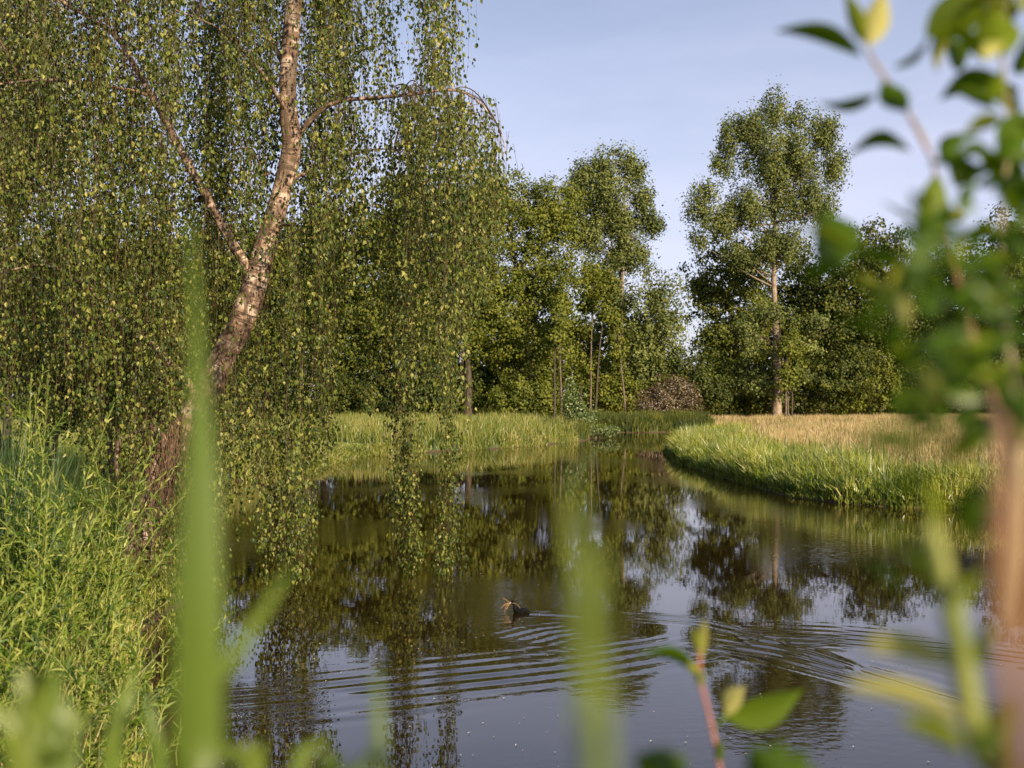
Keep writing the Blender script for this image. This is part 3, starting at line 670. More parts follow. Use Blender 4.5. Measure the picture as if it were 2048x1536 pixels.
# knot on the trunk
kp = P(482, 663, DB - .15); g = MB()
th = np.linspace(0, 2 * np.pi, 13); g.tube(np.column_stack([kp[0] + .028 * np.cos(th), np.full(13, kp[1]) + .012 * np.sin(th), kp[2] + .032 * np.sin(th)]), .009, 6, cap=False)
ko = g.build('knot', M['bark_far'], trunk_o, bb, True)
limbs = [
    ([(505, 575, DB), (498, 545, DB), (455, 470, DB - .1), (410, 390, DB - .2), (375, 325, DB - .3), (335, 250, DB - .3), (300, 185, DB - .4), (262, 120, DB - .4), (232, 72, DB - .4), (180, 35, DB - .5), (120, 0, DB - .6), (60, -60, DB - .7)], .075, .02),
    ([(230, 75, DB - .4), (236, 30, DB - .5), (246, -40, DB - .5), (240, -200, DB - .5)], .035, .012),
    ([(372, 850, DB), (384, 780, DB - .15), (340, 725, DB - .3), (288, 672, DB - .4), (235, 630, DB - .5), (180, 578, DB - .6), (135, 548, DB - .7), (90, 530, DB - .9), (20, 540, DB - 1.1)], .062, .012),
    ([(588, 285, DB), (620, 240, DB - .1), (655, 212, DB - .2), (690, 200, DB - .25), (760, 195, DB - .3), (830, 188, DB - .4), (890, 180, DB - .4), (935, 188, DB - .4), (975, 222, DB - .4), (1000, 262, DB - .4), (1014, 310, DB - .4)], .038, .004),
    ([(560, 400, DB), (585, 360, DB + .3), (650, 330, DB + .5), (740, 300, DB + .7), (820, 300, DB + .8)], .035, .006),
    ([(540, 345, DB), (527, 350, DB - .1), (518, 325, DB - .2), (500, 300, DB - .3), (470, 300, DB - .5), (430, 330, DB - .7)], .018, .005),
    ([(545, 455, DB), (575, 450, DB - .2), (600, 460, DB - .4), (640, 490, DB - .6), (665, 540, DB - .7)], .016, .004),
    ([(590, -20, DB), (680, -90, DB - .3), (780, -130, DB - .5), (880, -90, DB - .6), (905, -20, DB - .6)], .045, .006),
    ([(577, 150, DB), (530, 60, DB + .3), (470, -20, DB + .6), (420, -100, DB + 1)], .04, .01),
    ([(577, 230, DB), (520, 140, DB - .6), (440, 60, DB - 1.1), (350, 20, DB - 1.5)], .035, .008),
    ([(345, 900, DB), (300, 850, DB - .3), (262, 870, DB - .5), (240, 880, DB - .6), (232, 920, DB - .65), (236, 960, DB - .65)], .05, .02),
    ([(400, 395, DB - .2), (340, 420, DB + .3), (270, 330, DB + .9), (215, 285, DB + 1.3), (130, 240, DB + 1.5), (60, 250, DB + 1.6)], .03, .008),
    ([(600, -150, DB), (700, -230, DB + .4), (800, -200, DB + .7), (860, -120, DB + .8)], .03, .006),
    ([(300, 190, DB - .4), (200, 170, DB - 1), (80, 160, DB - 1.6), (-80, 180, DB - 2)], .03, .01),
    ([(820, 186, DB - .4), (850, 110, DB - .4), (865, 80, DB - .4), (840, 60, DB - .4)], .008, .003),
    ([(830, 100, DB - .4), (858, 92, DB - .4), (868, 72, DB - .4)], .006, .003),
]
limb_pts = [tr[30:]]
for pl, r0, r1 in limbs:
    c = curve_px(pl, 26); limb_pts.append(c)
    g = MB(); g.tube(c, np.linspace(r0, r1, 26), 9)
    g.build('limb', M['birch_bark'] if r0 > .028 else M['twig'], birch, bb, True)
LP = np.vstack(limb_pts)

axis0 = P(560, 300, DB)
prof_x = np.array([-400, 0, 150, 220, 260, 330, 400, 425, 445, 480, 515, 522, 625, 633, 660, 672, 680, 700, 764, 772, 850, 854, 870, 874, 910, 917, 940, 960, 985, 1005, 1016])
prof_y = np.array([900, 880, 900, 980, 1120, 1170, 1180, 1120, 1040, 1010, 1040, 1165, 1165, 940, 900, 860, 600, 640, 660, 800, 800, 600, 620, 870, 860, 730, 700, 660, 600, 540, 480])
crown = MB(); twigs = MB()
def project(p):
    c, s = math.cos(PITCH), math.sin(PITCH); z = p[:, 2] - CAM[2]
    d = p[:, 1] * c + z * s; v = -p[:, 1] * s + z * c
    return np.column_stack([1024 + p[:, 0] / d * F, 768 - v / d * F])
TPX = project(tr[8:]); LPX = np.vstack([project(limb_pts[k]) for k in (1, 4)])
def tdist(pp, line): return np.sqrt(((pp[:, None] - line[None]) ** 2).sum(-1).min(1))
def ground_or_water(x, y):
    return max(0.03, float(ground_h(np.array([[x, y]]))[0]) + .1)
def strand(p_top, z_end, dens=30., sway=.05, leafscale=1., rg=rng, drift=(0, 0), side=.085):
    L_ = p_top[2] - z_end
    if L_ < .12: return
    m = max(4, int(L_ / .16)); t = np.linspace(0, 1, m)
    a1, a2 = rg.uniform(0, 6.28, 2); k1 = rg.uniform(2, 5)
    xo = sway * (np.sin(t * k1 + a1) - math.sin(a1)) + drift[0] * t + rg.normal(size=m).cumsum() * .006
    yo = sway * (np.sin(t * k1 * .8 + a2) - math.sin(a2)) + drift[1] * t
    pth = np.column_stack([p_top[0] + xo, p_top[1] + yo, p_top[2] - L_ * t])
    twigs.tube(pth, np.linspace(.0024, .0009, m), 3, cap=False)
    n = int(L_ * dens)
    u = np.sort(rg.random(n)); pos = np.stack([np.interp(u, t, pth[:, k]) for k in range(3)], 1)
    az = rg.uniform(0, 2 * np.pi, n)
    out = np.column_stack([np.cos(az), np.sin(az), np.zeros(n)])
    # gaps along the strand
    keep = np.sin(u * L_ * rg.uniform(3, 5) + a1) > -.8 + .25 * rg.random(n)
    if pth[0, 1] < DB + .15:      # the strands part in front of the trunk and main limbs
        pp = project(pos)
        keep &= ~((tdist(pp, TPX) < 32) & (rg.random(n) < np.interp(pp[:, 1], [300, 350, 520, 560], [.82, .4, .4, .9])))
        keep &= ~((tdist(pp, LPX) < 16) & (rg.random(n) < .8))
    pos, out, az, u = pos[keep], out[keep], az[keep], u[keep]; n = len(pos)
    pos = pos + out * (rg.random(n) ** 1.3 * side * (.7 + .9 * np.sin(u * np.pi)))[:, None]
    ax = out * rg.uniform(.05, .75, n)[:, None] + np.column_stack([rg.normal(size=(n, 2)) * .2, -np.ones(n)])
    fa = rg.uniform(0, 2 * np.pi, n)
    sd = np.column_stack([np.cos(fa), np.sin(fa), rg.normal(size=n) * .25])
    sc = leafscale * rg.uniform(.5, 1.2, n)
    old = .13 * rg.normal()
    crown.leaves(pos, ax, sd, .058 * sc, .044 * sc, OVATE, np.clip(rg.random(n) ** 1.1 * .9 + old + .04, 0, 1))
def branch_to(p):
    """a thin arching branch from the nearest suitable limb point up and over to p"""
    d = np.linalg.norm(LP - p, axis=1) + np.maximum(0, LP[:, 2] - p[2] - .3) * 2 + rng.random(len(LP)) * .5
    q0 = LP[np.argmin(d)]
    if np.linalg.norm(p - q0) < .7: return
    mid = (q0 + p) / 2 + np.array([0, 0, .16 * np.linalg.norm((p - q0)[:2])])
    t = np.linspace(0, 1, 9)[:, None]
    c = (1 - t) ** 2 * q0 + 2 * t * (1 - t) * mid + t ** 2 * p
    twigs.tube(c, np.linspace(.013, .004, 9), 4)

def bunch(px, D, py_top, py_bot, ns=5, spread=.13, dens=30, segs=None, conn=True):
    top = P(px, py_top, D); bz = P(px, py_bot, D)[2]
    x, y, zt = top
    gz = ground_or_water(x, y); bz = max(bz, gz)
    if zt - bz < .2: return
    if conn and rng.random() < .75: branch_to(top)
    for s in range(ns):
        ox, oy = rng.normal(size=2) * spread
        full = zt - bz
        if segs:
            L_ = rng.uniform(*segs); st = bz + rng.random() ** .8 * max(0.01, full - L_ * .4)
            zt_s = min(zt, st + L_); zb = st + rng.uniform(-.15, .15)
        else:
            zt_s = zt; zb = bz + rng.random() ** 2 * min(.6, full * .3)
        zb = max(zb, gz)
        strand(np.array([x + ox, y + oy, zt_s]), zb, dens)
nbun = 0; tries = 0
while nbun < 305 and tries < 12000:
    tries += 1
    px = rng.uniform(-330, 1012); D = rng.uniform(11.9, 18.6)
    if D < DB and 400 < px < 625 and rng.random() < .55: continue
    p = P(px, 300, D)
    qd = p[:2] - tr[40][:2]; su = sdir[:2] / np.linalg.norm(sdir[:2]); al = qd @ su
    if 0 < al < 4 and abs(qd[0] * su[1] - qd[1] * su[0]) < .5 and rng.random() < .5: continue
    p = P(px, 300, D); r = np.hypot(p[0] - axis0[0], p[1] - axis0[1])
    rx = (p[0] - (axis0[0] - .35)) / 4.4; ry = (p[1] - axis0[1]) / 3.1
    if rx * rx + ry * ry > 1.0: continue
    if px > 640 and D > 17.3: continue
    if px < 520 and D < 13.6 and rng.random() < .6: continue
    if px > 540 and math.sin(px * .031 + 1.7 * math.sin(D * 1.9)) + .5 * math.sin(px * .083 + D * 3.1) < -.15 and rng.random() < .8: continue
    ztop = 10.6 - .20 * r * r
    pyt = 795 - (ztop - 2.6) / D * F
    if px > 905: pyt = max(pyt, np.interp(px, [905, 960, 1000, 1015], [175, 195, 260, 330]))
    if 785 < px < 845: pyt = max(pyt, 175)
    pyb = np.interp(px, prof_x, prof_y)
    full = (pyb - pyt) / F * D
    ns = int(np.clip(full * 2.2, 2, 20) * (1.05 if px > 600 else .92))
    bunch(px, D, pyt, pyb, max(2, int(ns * .95)), .10, 30, segs=(.9, 2.4))
    nbun += 1
# fringe that follows the lower outline (ragged ends)
for px in np.arange(-60, 1012, 11.):
    D = DB + rng.uniform(-1.6, 1.2)
    pyb = np.interp(px, prof_x, prof_y) + rng.uniform(-60, 25)
    if 676 < px < 764 and rng.random() < .3: continue
    L_ = rng.uniform(1.0, 2.4)
    bunch(px, D, pyb - L_ / D * F, pyb, 3, .06, 31, conn=False)
# long hero strands reaching the water
def column(px, w, D, py0, py1, ns, dens=33):
    for s in range(ns):
        t0 = rng.random(); st = py0 + (py1 - py0) * t0 * .75
        a = px + rng.normal() * w * .30
        if s < ns * .45: en = py1 - rng.random() ** 2 * 60
        else: en = min(py1, st + rng.uniform(150, 330))
        p = P(a, st, D + rng.normal() * .1)
        strand(p, max(.02, P(a, en, D)[2]), dens, .035)
column(812, 54, 16.7, 520, 1147, 34); column(806, 36, 16.7, 640, 1030, 10); column(815, 84, 16.7, 1000, 1147, 10)
column(890, 30, 16.85, 520, 1147, 28); column(888, 58, 16.85, 980, 1147, 9)
column(575, 95, 15.6, 640, 1165, 34); column(602, 40, 15.6, 900, 1165, 10)
column(655, 36, 15.4, 480, 895, 14); column(725, 50, 15.2, 480, 825, 9); column(742, 16, 15.4, 560, 830, 4)
column(895, 36, 15.0, -80, 330, 8)
column(955, 60, 15.0, 220, 640, 14); column(985, 36, 14.9, 260, 520, 8)
column(445, 50, 15.0, 800, 1080, 7); column(330, 120, 14.0, 760, 1170, 16); column(330, 150, 12.3, 820, 1262, 18); column(400, 60, 12.2, 900, 1262, 8)
# bare brown twigs around the trunk base
for k in range(46):
    p0 = P(rng.uniform(270, 400), rng.uniform(820, 900), DB - rng.uniform(.1, 1.0))
    p1 = P(rng.uniform(230, 420), rng.uniform(980, 1160), DB - rng.uniform(.2, 1.4)); p1[2] = max(p1[2], .15)
    mid = (p0 + p1) / 2 + rng.normal(size=3) * .15
    t = np.linspace(0, 1, 7)[:, None]
    twigs.tube((1 - t) ** 2 * p0 + 2 * t * (1 - t) * mid + t ** 2 * p1, np.linspace(.008, .003, 7), 4)
crown.build('crown', M['birch_leaf'], birch, bb)
twigs.build('twigs', M['twig'], birch, bb)

# ------------------------------------------------------------------ osier shrubs with narrow leaves, near left
def osier(label, x, y, nst, hgt, spread, seed):
    rg = np.random.default_rng(seed)
    b = np.array([x, y, ground_z(x, y) - .03])
    root = thing('osier_shrub', label, 'shrub', b, 'narrow leaved shrubs on the near left bank')
    st = MB(); lf = MB()
    nst = int(nst * .8)
    for s in range(nst):
        az = rg.uniform(0, 2 * np.pi); ln = rg.uniform(.05, .55); h = hgt * rg.uniform(.5, 1.05)
        p0 = b + np.array([rg.normal() * spread * .45, rg.normal() * spread * .45, 0])
        t = np.linspace(0, 1, 12)
        d = np.array([math.cos(az), math.sin(az), 0])
        pth = p0 + d * (ln * h * t ** 1.6)[:, None] + np.array([0, 0, 1.]) * (h * (t - .10 * t ** 3 * ln * 3))[:, None]
        pth[:, :2] += rg.normal(size=(12, 2)).cumsum(0) * .006
        st.tube(pth, np.linspace(.0055, .0015, 12), 5, rnd=rg.random())
        def dress(pth, n, u0=.15, sc=1.):
            u = u0 + (1 - u0) * np.linspace(0, 1, n); tt = np.linspace(0, 1, len(pth))
            pos = np.stack([np.interp(u, tt, pth[:, k]) for k in range(3)], 1)
            tg = nrm(np.stack([np.interp(u, tt, np.gradient(pth, axis=0)[:, k]) for k in range(3)], 1))
            a = np.arange(n) * 2.4 + rg.uniform(0, 6)
            rad_ = nrm(np.cross(tg, [0.3, .2, 1.])); bi = np.cross(tg, rad_)
            out = rad_ * np.cos(a)[:, None] + bi * np.sin(a)[:, None]
            op = rg.uniform(.5, 1.5, n)[:, None] * (1.15 - .6 * u[:, None])
            ax = tg + out * op
            L_ = sc * .120 * (1 - .45 * (u - u0) / (1 - u0) ** 1.0) * rg.uniform(.7, 1.2, n)
            lf.leaves(pos, ax, np.cross(ax, out + .3 * rg.normal(size=(n, 3))), L_, L_ * .19, LANCE, np.clip(.25 + .45 * u + .28 * rg.normal(size=n), 0, 1), droop=.10)  # colour lightens up the stem: sunlit tips and shaded lower leaves painted in
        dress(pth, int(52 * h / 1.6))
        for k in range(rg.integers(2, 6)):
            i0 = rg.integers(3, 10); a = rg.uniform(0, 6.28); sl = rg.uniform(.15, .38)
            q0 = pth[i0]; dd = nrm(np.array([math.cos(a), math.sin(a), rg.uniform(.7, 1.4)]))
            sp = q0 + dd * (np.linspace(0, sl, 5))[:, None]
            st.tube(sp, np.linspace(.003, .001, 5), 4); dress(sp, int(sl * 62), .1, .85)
    st.build('stems', M['stem_green'], root, b); lf.build('leaves', M['osier_leaf'], root, b)
spots = [(-3.75, 8.6, 36, 1.95, .5, 'tall feathery narrow leaved shrub beside the reeds'),
         (-3.35, 8.9, 26, 1.75, .4, 'narrow leaved shrub whose tips reach in front of the birch base'),
         (-2.95, 7.3, 34, 1.55, .42, 'bushy yellow green shrub leaning toward the water'),
         (-2.62, 6.9, 22, 1.15, .32, 'low narrow leaved shrub at the water edge'),
         (-3.15, 6.3, 34, 1.45, .5, 'dense bright shrub at the left edge of the view'),
         (-2.45, 5.7, 28, 1.15, .38, 'bright green shrub low on the near bank'),
         (-2.1, 5.3, 20, .85, .3, 'smallest shrub low at the bottom left corner'),
         (-2.75, 5.2, 26, 1.25, .4, 'yellowest shrub just behind the blurred blades'),
         (-2.62, 8.1, 14, .75, .28, 'wispy pale shrub trailing over the water'),
         (-4.2, 8.0, 24, 1.7, .5, 'shaded narrow leaved shrub in front of the reeds')]
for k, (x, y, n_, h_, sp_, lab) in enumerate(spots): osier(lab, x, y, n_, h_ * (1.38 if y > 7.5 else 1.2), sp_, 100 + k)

# ------------------------------------------------------------------ coot with nesting straw
def blob(mb, c, r, sub=14, rot=0., shape=None):
    u = np.linspace(0, np.pi, sub); v = np.linspace(0, 2 * np.pi, sub * 2, endpoint=False)
    U, V = np.meshgrid(u, v, indexing='ij')
    p = np.stack([np.cos(U), np.sin(U) * np.cos(V), np.sin(U) * np.sin(V)], -1).reshape(-1, 3)
    if shape is not None: p = shape(p)
    p = p * np.asarray(r); cr_, sr_ = math.cos(rot), math.sin(rot)
    p = np.column_stack([p[:, 0] * cr_ - p[:, 1] * sr_, p[:, 0] * sr_ + p[:, 1] * cr_, p[:, 2]]) + np.asarray(c)
    w = sub * 2; i, j = np.meshgrid(np.arange(sub - 1), np.arange(w), indexing='ij')
    mb.add(p, None, np.stack([i * w + j, i * w + (j + 1) % w, (i + 1) * w + (j + 1) % w, (i + 1) * w + j], -1).reshape(-1, 4))
def waterbird(name, label, cat, pos, head_dir, scale, bodymat, billmat, eye):
    root = thing(name, label, cat, pos); root.rotation_euler = (0, 0, head_dir)
    # one continuous body: lofted rings from tail through trunk, neck and head
    ctl = [(-.20, .035, .004, .006), (-.17, .045, .022, .016), (-.12, .040, .058, .042), (-.05, .036, .082, .062), (.02, .038, .080, .064), (.075, .052, .060, .058), (.105, .082, .038, .040),
           (.114, .115, .026, .026), (.120, .142, .026, .026), (.130, .170, .032, .033), (.150, .182, .031, .028), (.168, .176, .020, .018), (.178, .170, .007, .008)]
    ctl = np.array(ctl) * scale; t = np.arange(len(ctl)); s = np.linspace(0, len(ctl) - 1, 60)
    cv = np.stack([np.interp(s, t, ctl[:, k]) for k in range(4)], 1)
    ker = np.array([1, 2, 3, 2, 1.]) / 9; pad = np.pad(cv, ((2, 2), (0, 0)), 'edge'); cv = sum(ker[k] * pad[k:k + 60] for k in range(5))
    tg = np.gradient(cv[:, :2], axis=0); tg /= np.linalg.norm(tg, axis=1, keepdims=True)
    th = np.linspace(0, 2 * np.pi, 20, endpoint=False)
    V = np.zeros((60, 20, 3))
    V[..., 0] = cv[:, 0:1] - tg[:, 1:2] * cv[:, 3:4] * np.sin(th); V[..., 2] = cv[:, 1:2] + tg[:, 0:1] * cv[:, 3:4] * np.sin(th); V[..., 1] = cv[:, 2:3] * np.cos(th)
    i, j = np.meshgrid(np.arange(59), np.arange(20), indexing='ij')
    q = np.stack([i * 20 + j, i * 20 + (j + 1) % 20, (i + 1) * 20 + (j + 1) % 20, (i + 1) * 20 + j], -1).reshape(-1, 4)
    g = MB(); g.add(V.reshape(-1, 3), None, q); g.build('body', bodymat, root, smooth=True)
    g = MB(); g.tube(np.array([(.166, 0, .180), (.180, 0, .172), (.196, 0, .164), (.208, 0, .158)]) * scale, np.array([.011, .010, .006, .002]) * scale, 8); 
    g.build('bill', billmat, root, smooth=True)
    for sgn in (-1, 1):
        g = MB(); blob(g, np.array([-.055, .060 * sgn, .052]) * scale, np.array([.095, .020, .032]) * scale, 12); g.build('wing', bodymat, root, smooth=True)
        g = MB(); blob(g, np.array([.158, .023 * sgn, .180]) * scale, np.array([.004, .003, .004]) * scale, 6); g.build('eye', eye, root, smooth=True)
    return root
black = plain_mat('coot_plumage', (.003, .003, .004), .9, (.009, .009, .010), 60)
cp = P(1040, 1224, 13.75); cp[2] = -.012
hd = math.atan2(.12, -.99)
cbird = waterbird('coot', 'black coot swimming across the pond carrying straw in its bill', 'water bird', cp, hd, .62, black, plain_mat('coot_bill', (.75, .70, .62)), plain_mat('coot_eye', (.25, .02, .01), .2))
# straw held in the bill (own thing)
cbird.scale = (1, 1.1, 1.25)
bt = cp + np.array([math.cos(hd) * .122, math.sin(hd) * .122, .125])
g = MB()
segs_ = [((.02, 0, .0), (-.10, .0, .075)), ((.02, 0, 0), (-.08, -.02, -.01), (-.125, -.02, -.075)), ((0, 0, 0), (-.07, 0, -.02), (-.075, -.01, -.14)),
         ((0, 0, 0), (-.035, .0, -.03), (-.045, -.01, -.10)), ((.03, -.03, .0), (.09, -.05, .03), (.15, -.05, -.08)), ((0, 0, 0), (-.05, -.02, .01), (-.10, -.03, -.03)), ((.01, 0, 0), (-.03, 0, -.05), (-.06, 0, -.09))]
for sgm in segs_:
    a = np.array(sgm, float) + bt; t = np.linspace(0, 1, 8)[:, None]
    c = a[0] * (1 - t) + a[1] * t if len(a) == 2 else (1 - t) ** 2 * a[0] + 2 * t * (1 - t) * a[1] + t ** 2 * a[2]
    g.tube(bt + (c - bt) * np.array([.85, .85, .8]), .0012, 5)
o = g.build('straw_bundle', plain_mat('straw', (.62, .32, .11), .8, (.85, .52, .22)), None, bt)
tag(o, 'orange straw stalks held in the bill of the coot', 'straw')
# small duck resting on the mown bank
dp = P(711, 899, 47.5); dp[2] = ground_z(dp[0], dp[1]) - .01
waterbird('duck', 'small brown duck resting on the mown patch by the far bank', 'water bird', dp, R(170), 1.15, plain_mat('duck_plumage', (.10, .06, .035), .8, (.24, .17, .11), 40), plain_mat('duck_bill', (.35, .25, .08)), plain_mat('duck_eye', (.01, .01, .01), .2))

# ------------------------------------------------------------------ blurred plants close to the lens
def near_ground(x, y): return ground_z(x, y) - .02
def big_leaf(mb, b, tip, w, arch=0., roll=0., fold=.18, n=10, shape='ovate', rnd=.4, curl=0.):
    """one modelled leaf blade between two world points: midrib fold, arch and curl"""
    b = np.asarray(b, float); tip = np.asarray(tip, float)
    ax = tip - b; Ln = np.linalg.norm(ax); ax = ax / Ln
    view = nrm((b + tip) / 2 - CAM)
    sd = nrm(np.cross(ax, view)); nr = np.cross(sd, ax)
    sd2 = sd * math.cos(roll) + nr * math.sin(roll); nr2 = np.cross(sd2, ax)
    up = sd if sd[2] > 0 else -sd
    t = np.linspace(0, 1, n)
    c = b + ax * (t * Ln)[:, None] + up * (arch * Ln * np.sin(t * np.pi))[:, None] + nr2 * (curl * Ln * t * t)[:, None]
    if shape == 'ovate': wd = np.sin(np.pi * t ** .80) ** 1.0
    elif shape == 'lance': wd = np.sin(np.pi * np.clip(t * .97 + .02, 0, 1)) ** .6 * (1 - .25 * t)
    else: wd = np.where(t < .15, .75 + t * 1.6, 1.0) * (1 - t ** 3) ** .8
    wd = np.maximum(wd, .02) * w / 2
    cols = np.array([-1, -.5, 0, .5, 1.])
    V = c[:, None] + sd2 * (cols[None, :, None] * wd[:, None, None]) + nr2 * (np.abs(cols)[None, :, None] ** 1.3 * wd[:, None, None] * fold * 2)
    i, j = np.meshgrid(np.arange(n - 1), np.arange(4), indexing='ij')
    q = np.stack([i * 5 + j, i * 5 + j + 1, (i + 1) * 5 + j + 1, (i + 1) * 5 + j], -1).reshape(-1, 4)
    mb.add(V.reshape(-1, 3), None, q, rnd)
def ribbon(mb, pts, w, n=60, twist=0., fold=.2, rnd=.5):
    """long reed leaf along photo-pixel points (px,py,D) continued to the ground"""
    c = curve_px(pts, n); t = np.linspace(0, 1, n)
    tg = nrm(np.gradient(c, axis=0)); view = nrm(c - CAM)
    sd = nrm(np.cross(tg, view)); nr = np.cross(sd, tg)
    a = twist * t; sd2 = sd * np.cos(a)[:, None] + nr * np.sin(a)[:, None]; nr2 = np.cross(sd2, tg)
    wd = np.asarray(np.interp(t, ctrl_t(pts), w)) / 2
    cols = np.array([-1, -.5, 0, .5, 1.])
    V = c[:, None] + sd2[:, None] * (cols[None, :, None] * wd[:, None, None]) + nr2[:, None] * (np.abs(cols)[None, :, None] * wd[:, None, None] * fold)
    i, j = np.meshgrid(np.arange(n - 1), np.arange(4), indexing='ij')
    q = np.stack([i * 5 + j, i * 5 + j + 1, (i + 1) * 5 + j + 1, (i + 1) * 5 + j], -1).reshape(-1, 4)
    mb.add(V.reshape(-1, 3), None, q, rnd)
GPY = lambda D: 768 + (CAM[2] - .98) / D * F      # pixel row of the near ground at distance D
RG = 'reed blades close to the lens'
def reed(label, leaves, base_px, D):
    b = P(base_px, GPY(D), D); b[2] = near_ground(b[0], b[1])
    root = thing('reed_plant', label, 'reed', b, RG)
    for pts, w, tw, rn in leaves:
        g = MB(); ribbon(g, pts, w, twist=tw, rnd=rn); g.build('leaf', M['near_reed'], root, b, True)
    return root
reed('widest blurred reed blade rising in front of the birch with a side leaf', [
    ([(392, GPY(.46), .46), (392, 2300, .455), (392, 1536, .45), (396, 1150, .45), (400, 900, .46), (394, 700, .48), (380, 430, .51)], [.016, .020, .0205, .0185, .0115, .0052, .0012], .35, .35),
    ([(400, 1900, .46), (410, 1430, .46), (470, 1310, .49), (530, 1215, .52), (580, 1140, .55)], [.007, .008, .0075, .006, .002], .3, .5)], 392, .46)
reed('second wide blurred blade standing right of the coot', [
    ([(1205, GPY(.25), .25), (1195, 2300, .25), (1183, 1536, .25), (1172, 1300, .25), (1160, 1120, .26), (1145, 960, .27)], [.005, .0062, .0062, .006, .005, .002], .2, .75)], 1205, .25)
reed('short slanting blurred blade near the bottom left', [
    ([(180, GPY(.8), .8), (200, 2200, .8), (222, 1536, .8), (246, 1420, .8), (272, 1330, .82)], [.014, .016, .014, .012, .003], .3, .6)], 180, .8)
reed('thin blurred blade just left of the widest one', [
    ([(330, GPY(.75), .75), (325, 2100, .75), (318, 1536, .75), (300, 1440, .75), (290, 1380, .76)], [.010, .012, .010, .008, .002], .2, .2)], 330, .75)
reed('faint thin blade between the hanging strand reflections', [
    ([(752, GPY(.5), .5), (755, 2200, .5), (760, 1536, .5), (757, 1440, .5), (752, 1330, .52)], [.007, .008, .0065, .005, .001], .2, .5)], 752, .5)
reed('lowest leaning blades at the bottom edge left of centre', [
    ([(600, GPY(.6), .6), (590, 2300, .6), (585, 1560, .6), (610, 1500, .6), (660, 1470, .62)], [.008, .010, .012, .010, .002], .5, .6),
    ([(600, GPY(.6), .6), (520, 2000, .6), (500, 1570, .6), (470, 1510, .6), (430, 1490, .61)], [.008, .010, .013, .010, .002], .5, .7),
    ([(600, GPY(.6), .6), (640, 2000, .6), (690, 1600, .6), (720, 1535, .6), (740, 1500, .61)], [.008, .010, .010, .008, .002], .5, .3)], 600, .6)
reed('cluster of bright yellow green blades in the bottom left corner', [
    ([(90, GPY(.55), .55), (60, 2000, .55), (50, 1536, .55), (66, 1440, .55), (84, 1370, .56)], [.012, .020, .022, .016, .003], .3, .95),
    ([(90, GPY(.55), .55), (110, 2000, .55), (118, 1536, .55), (112, 1440, .55), (104, 1330, .57)], [.012, .018, .018, .014, .003], .2, .3),
    ([(90, GPY(.55), .55), (-60, 1900, .55), (-80, 1480, .55), (-10, 1432, .56), (50, 1418, .57)], [.012, .016, .014, .012, .003], .2, .95),
    ([(90, GPY(.55), .55), (60, 1900, .55), (90, 1480, .55), (140, 1435, .56), (205, 1450, .58)], [.012, .016, .013, .012, .003], .2, .8)], 90, .55)

# sprig with a reddish stem, bottom centre
D = 1.12
b = P(1448, GPY(D), D); b[2] = near_ground(b[0], b[1])
root = thing('sallow_sprig', 'lone reddish sprig with two curled leaves and a yellow green bud', 'plant', b)
g = MB(); c = curve_px([(1448, GPY(D), D), (1446, 2200, D), (1441, 1536, D), (1428, 1470, D), (1412, 1410, D), (1399, 1350, D), (1396, 1300, D), (1398, 1262, D)], 30); c[0] = b
g.tube(c, np.linspace(.0040, .0017, 30), 8); g.build('stem', M['stem_red'], root, b, True)
for (bx, by, tx, ty, w, ar, rl, rn, sh) in [(1397, 1345, 1266, 1318, .020, -.16, .9, .30, 'ovate'), (1450, 1436, 1606, 1378, .036, -.06, .5, .55, 'ovate'),
                                       (1398, 1320, 1408, 1240, .012, 0, .2, .92, 'lance'), (1394, 1300, 1385, 1255, .008, 0, .3, .85, 'lance'), (1450, 1430, 1490, 1372, .020, .1, .2, 1.0, 'ovate'),
                                       (1400, 1355, 1376, 1325, .010, 0, .2, .85, 'lance'), (1398, 1375, 1402, 1340, .010, 0, .2, .9, 'lance'), (1436, 1530, 1440, 1478, .010, 0, .3, .6, 'lance')]:
    P0 = P(bx, by, D); P1 = P(tx, ty, D - .01)
    g = MB(); big_leaf(g, P0, P1, w, ar if tx > bx else -ar, rl, rnd=rn, shape=sh); 
    if abs(by - 1433) < 6:
        g.tube(np.array([P(1425, 1462, D), P(1436, 1450, D), P0]), .0016, 5)
    g.build('leaf', M['sallow_leaf'], root, b, True)
# broad low leaves poking up at the bottom edge
for k, (cx, D, lab, sp) in enumerate([(1300, .62, 'round dark leaves poking up at the bottom edge left of the sprig', [(1330, 1570, 1268, 1512, .026), (1345, 1580, 1300, 1500, .024), (1350, 1600, 1352, 1528, .020)]),
                       (1545, .60, 'round green leaves poking up at the bottom edge right of the sprig', [(1540, 1600, 1500, 1488, .030), (1545, 1600, 1560, 1478, .030), (1560, 1600, 1610, 1498, .026), (1550, 1610, 1640, 1540, .02)])]):
    b = P(cx, GPY(D), D); b[2] = near_ground(b[0], b[1])
    root = thing('broadleaf_plant', lab, 'plant', b, 'broad leaves at the bottom edge')
    g = MB(); c = curve_px([(cx, GPY(D), D), (cx, 2200, D), (sp[1][0], 1600, D)], 14); c[0] = b; g.tube(c, .003, 6); g.build('stem', M['stem_green'], root, b, True)
    for m_, (bx, by, tx, ty, w) in enumerate(sp):
        g = MB(); big_leaf(g, P(bx, by, D), P(tx, ty, D + .01), w, .1, .45, rnd=.3 + .15 * (m_ % 2)); g.tube(np.array([c[-1], P(bx, by, D)]), .0015, 5); g.build('leaf', M['sallow_leaf'], root, b, True)

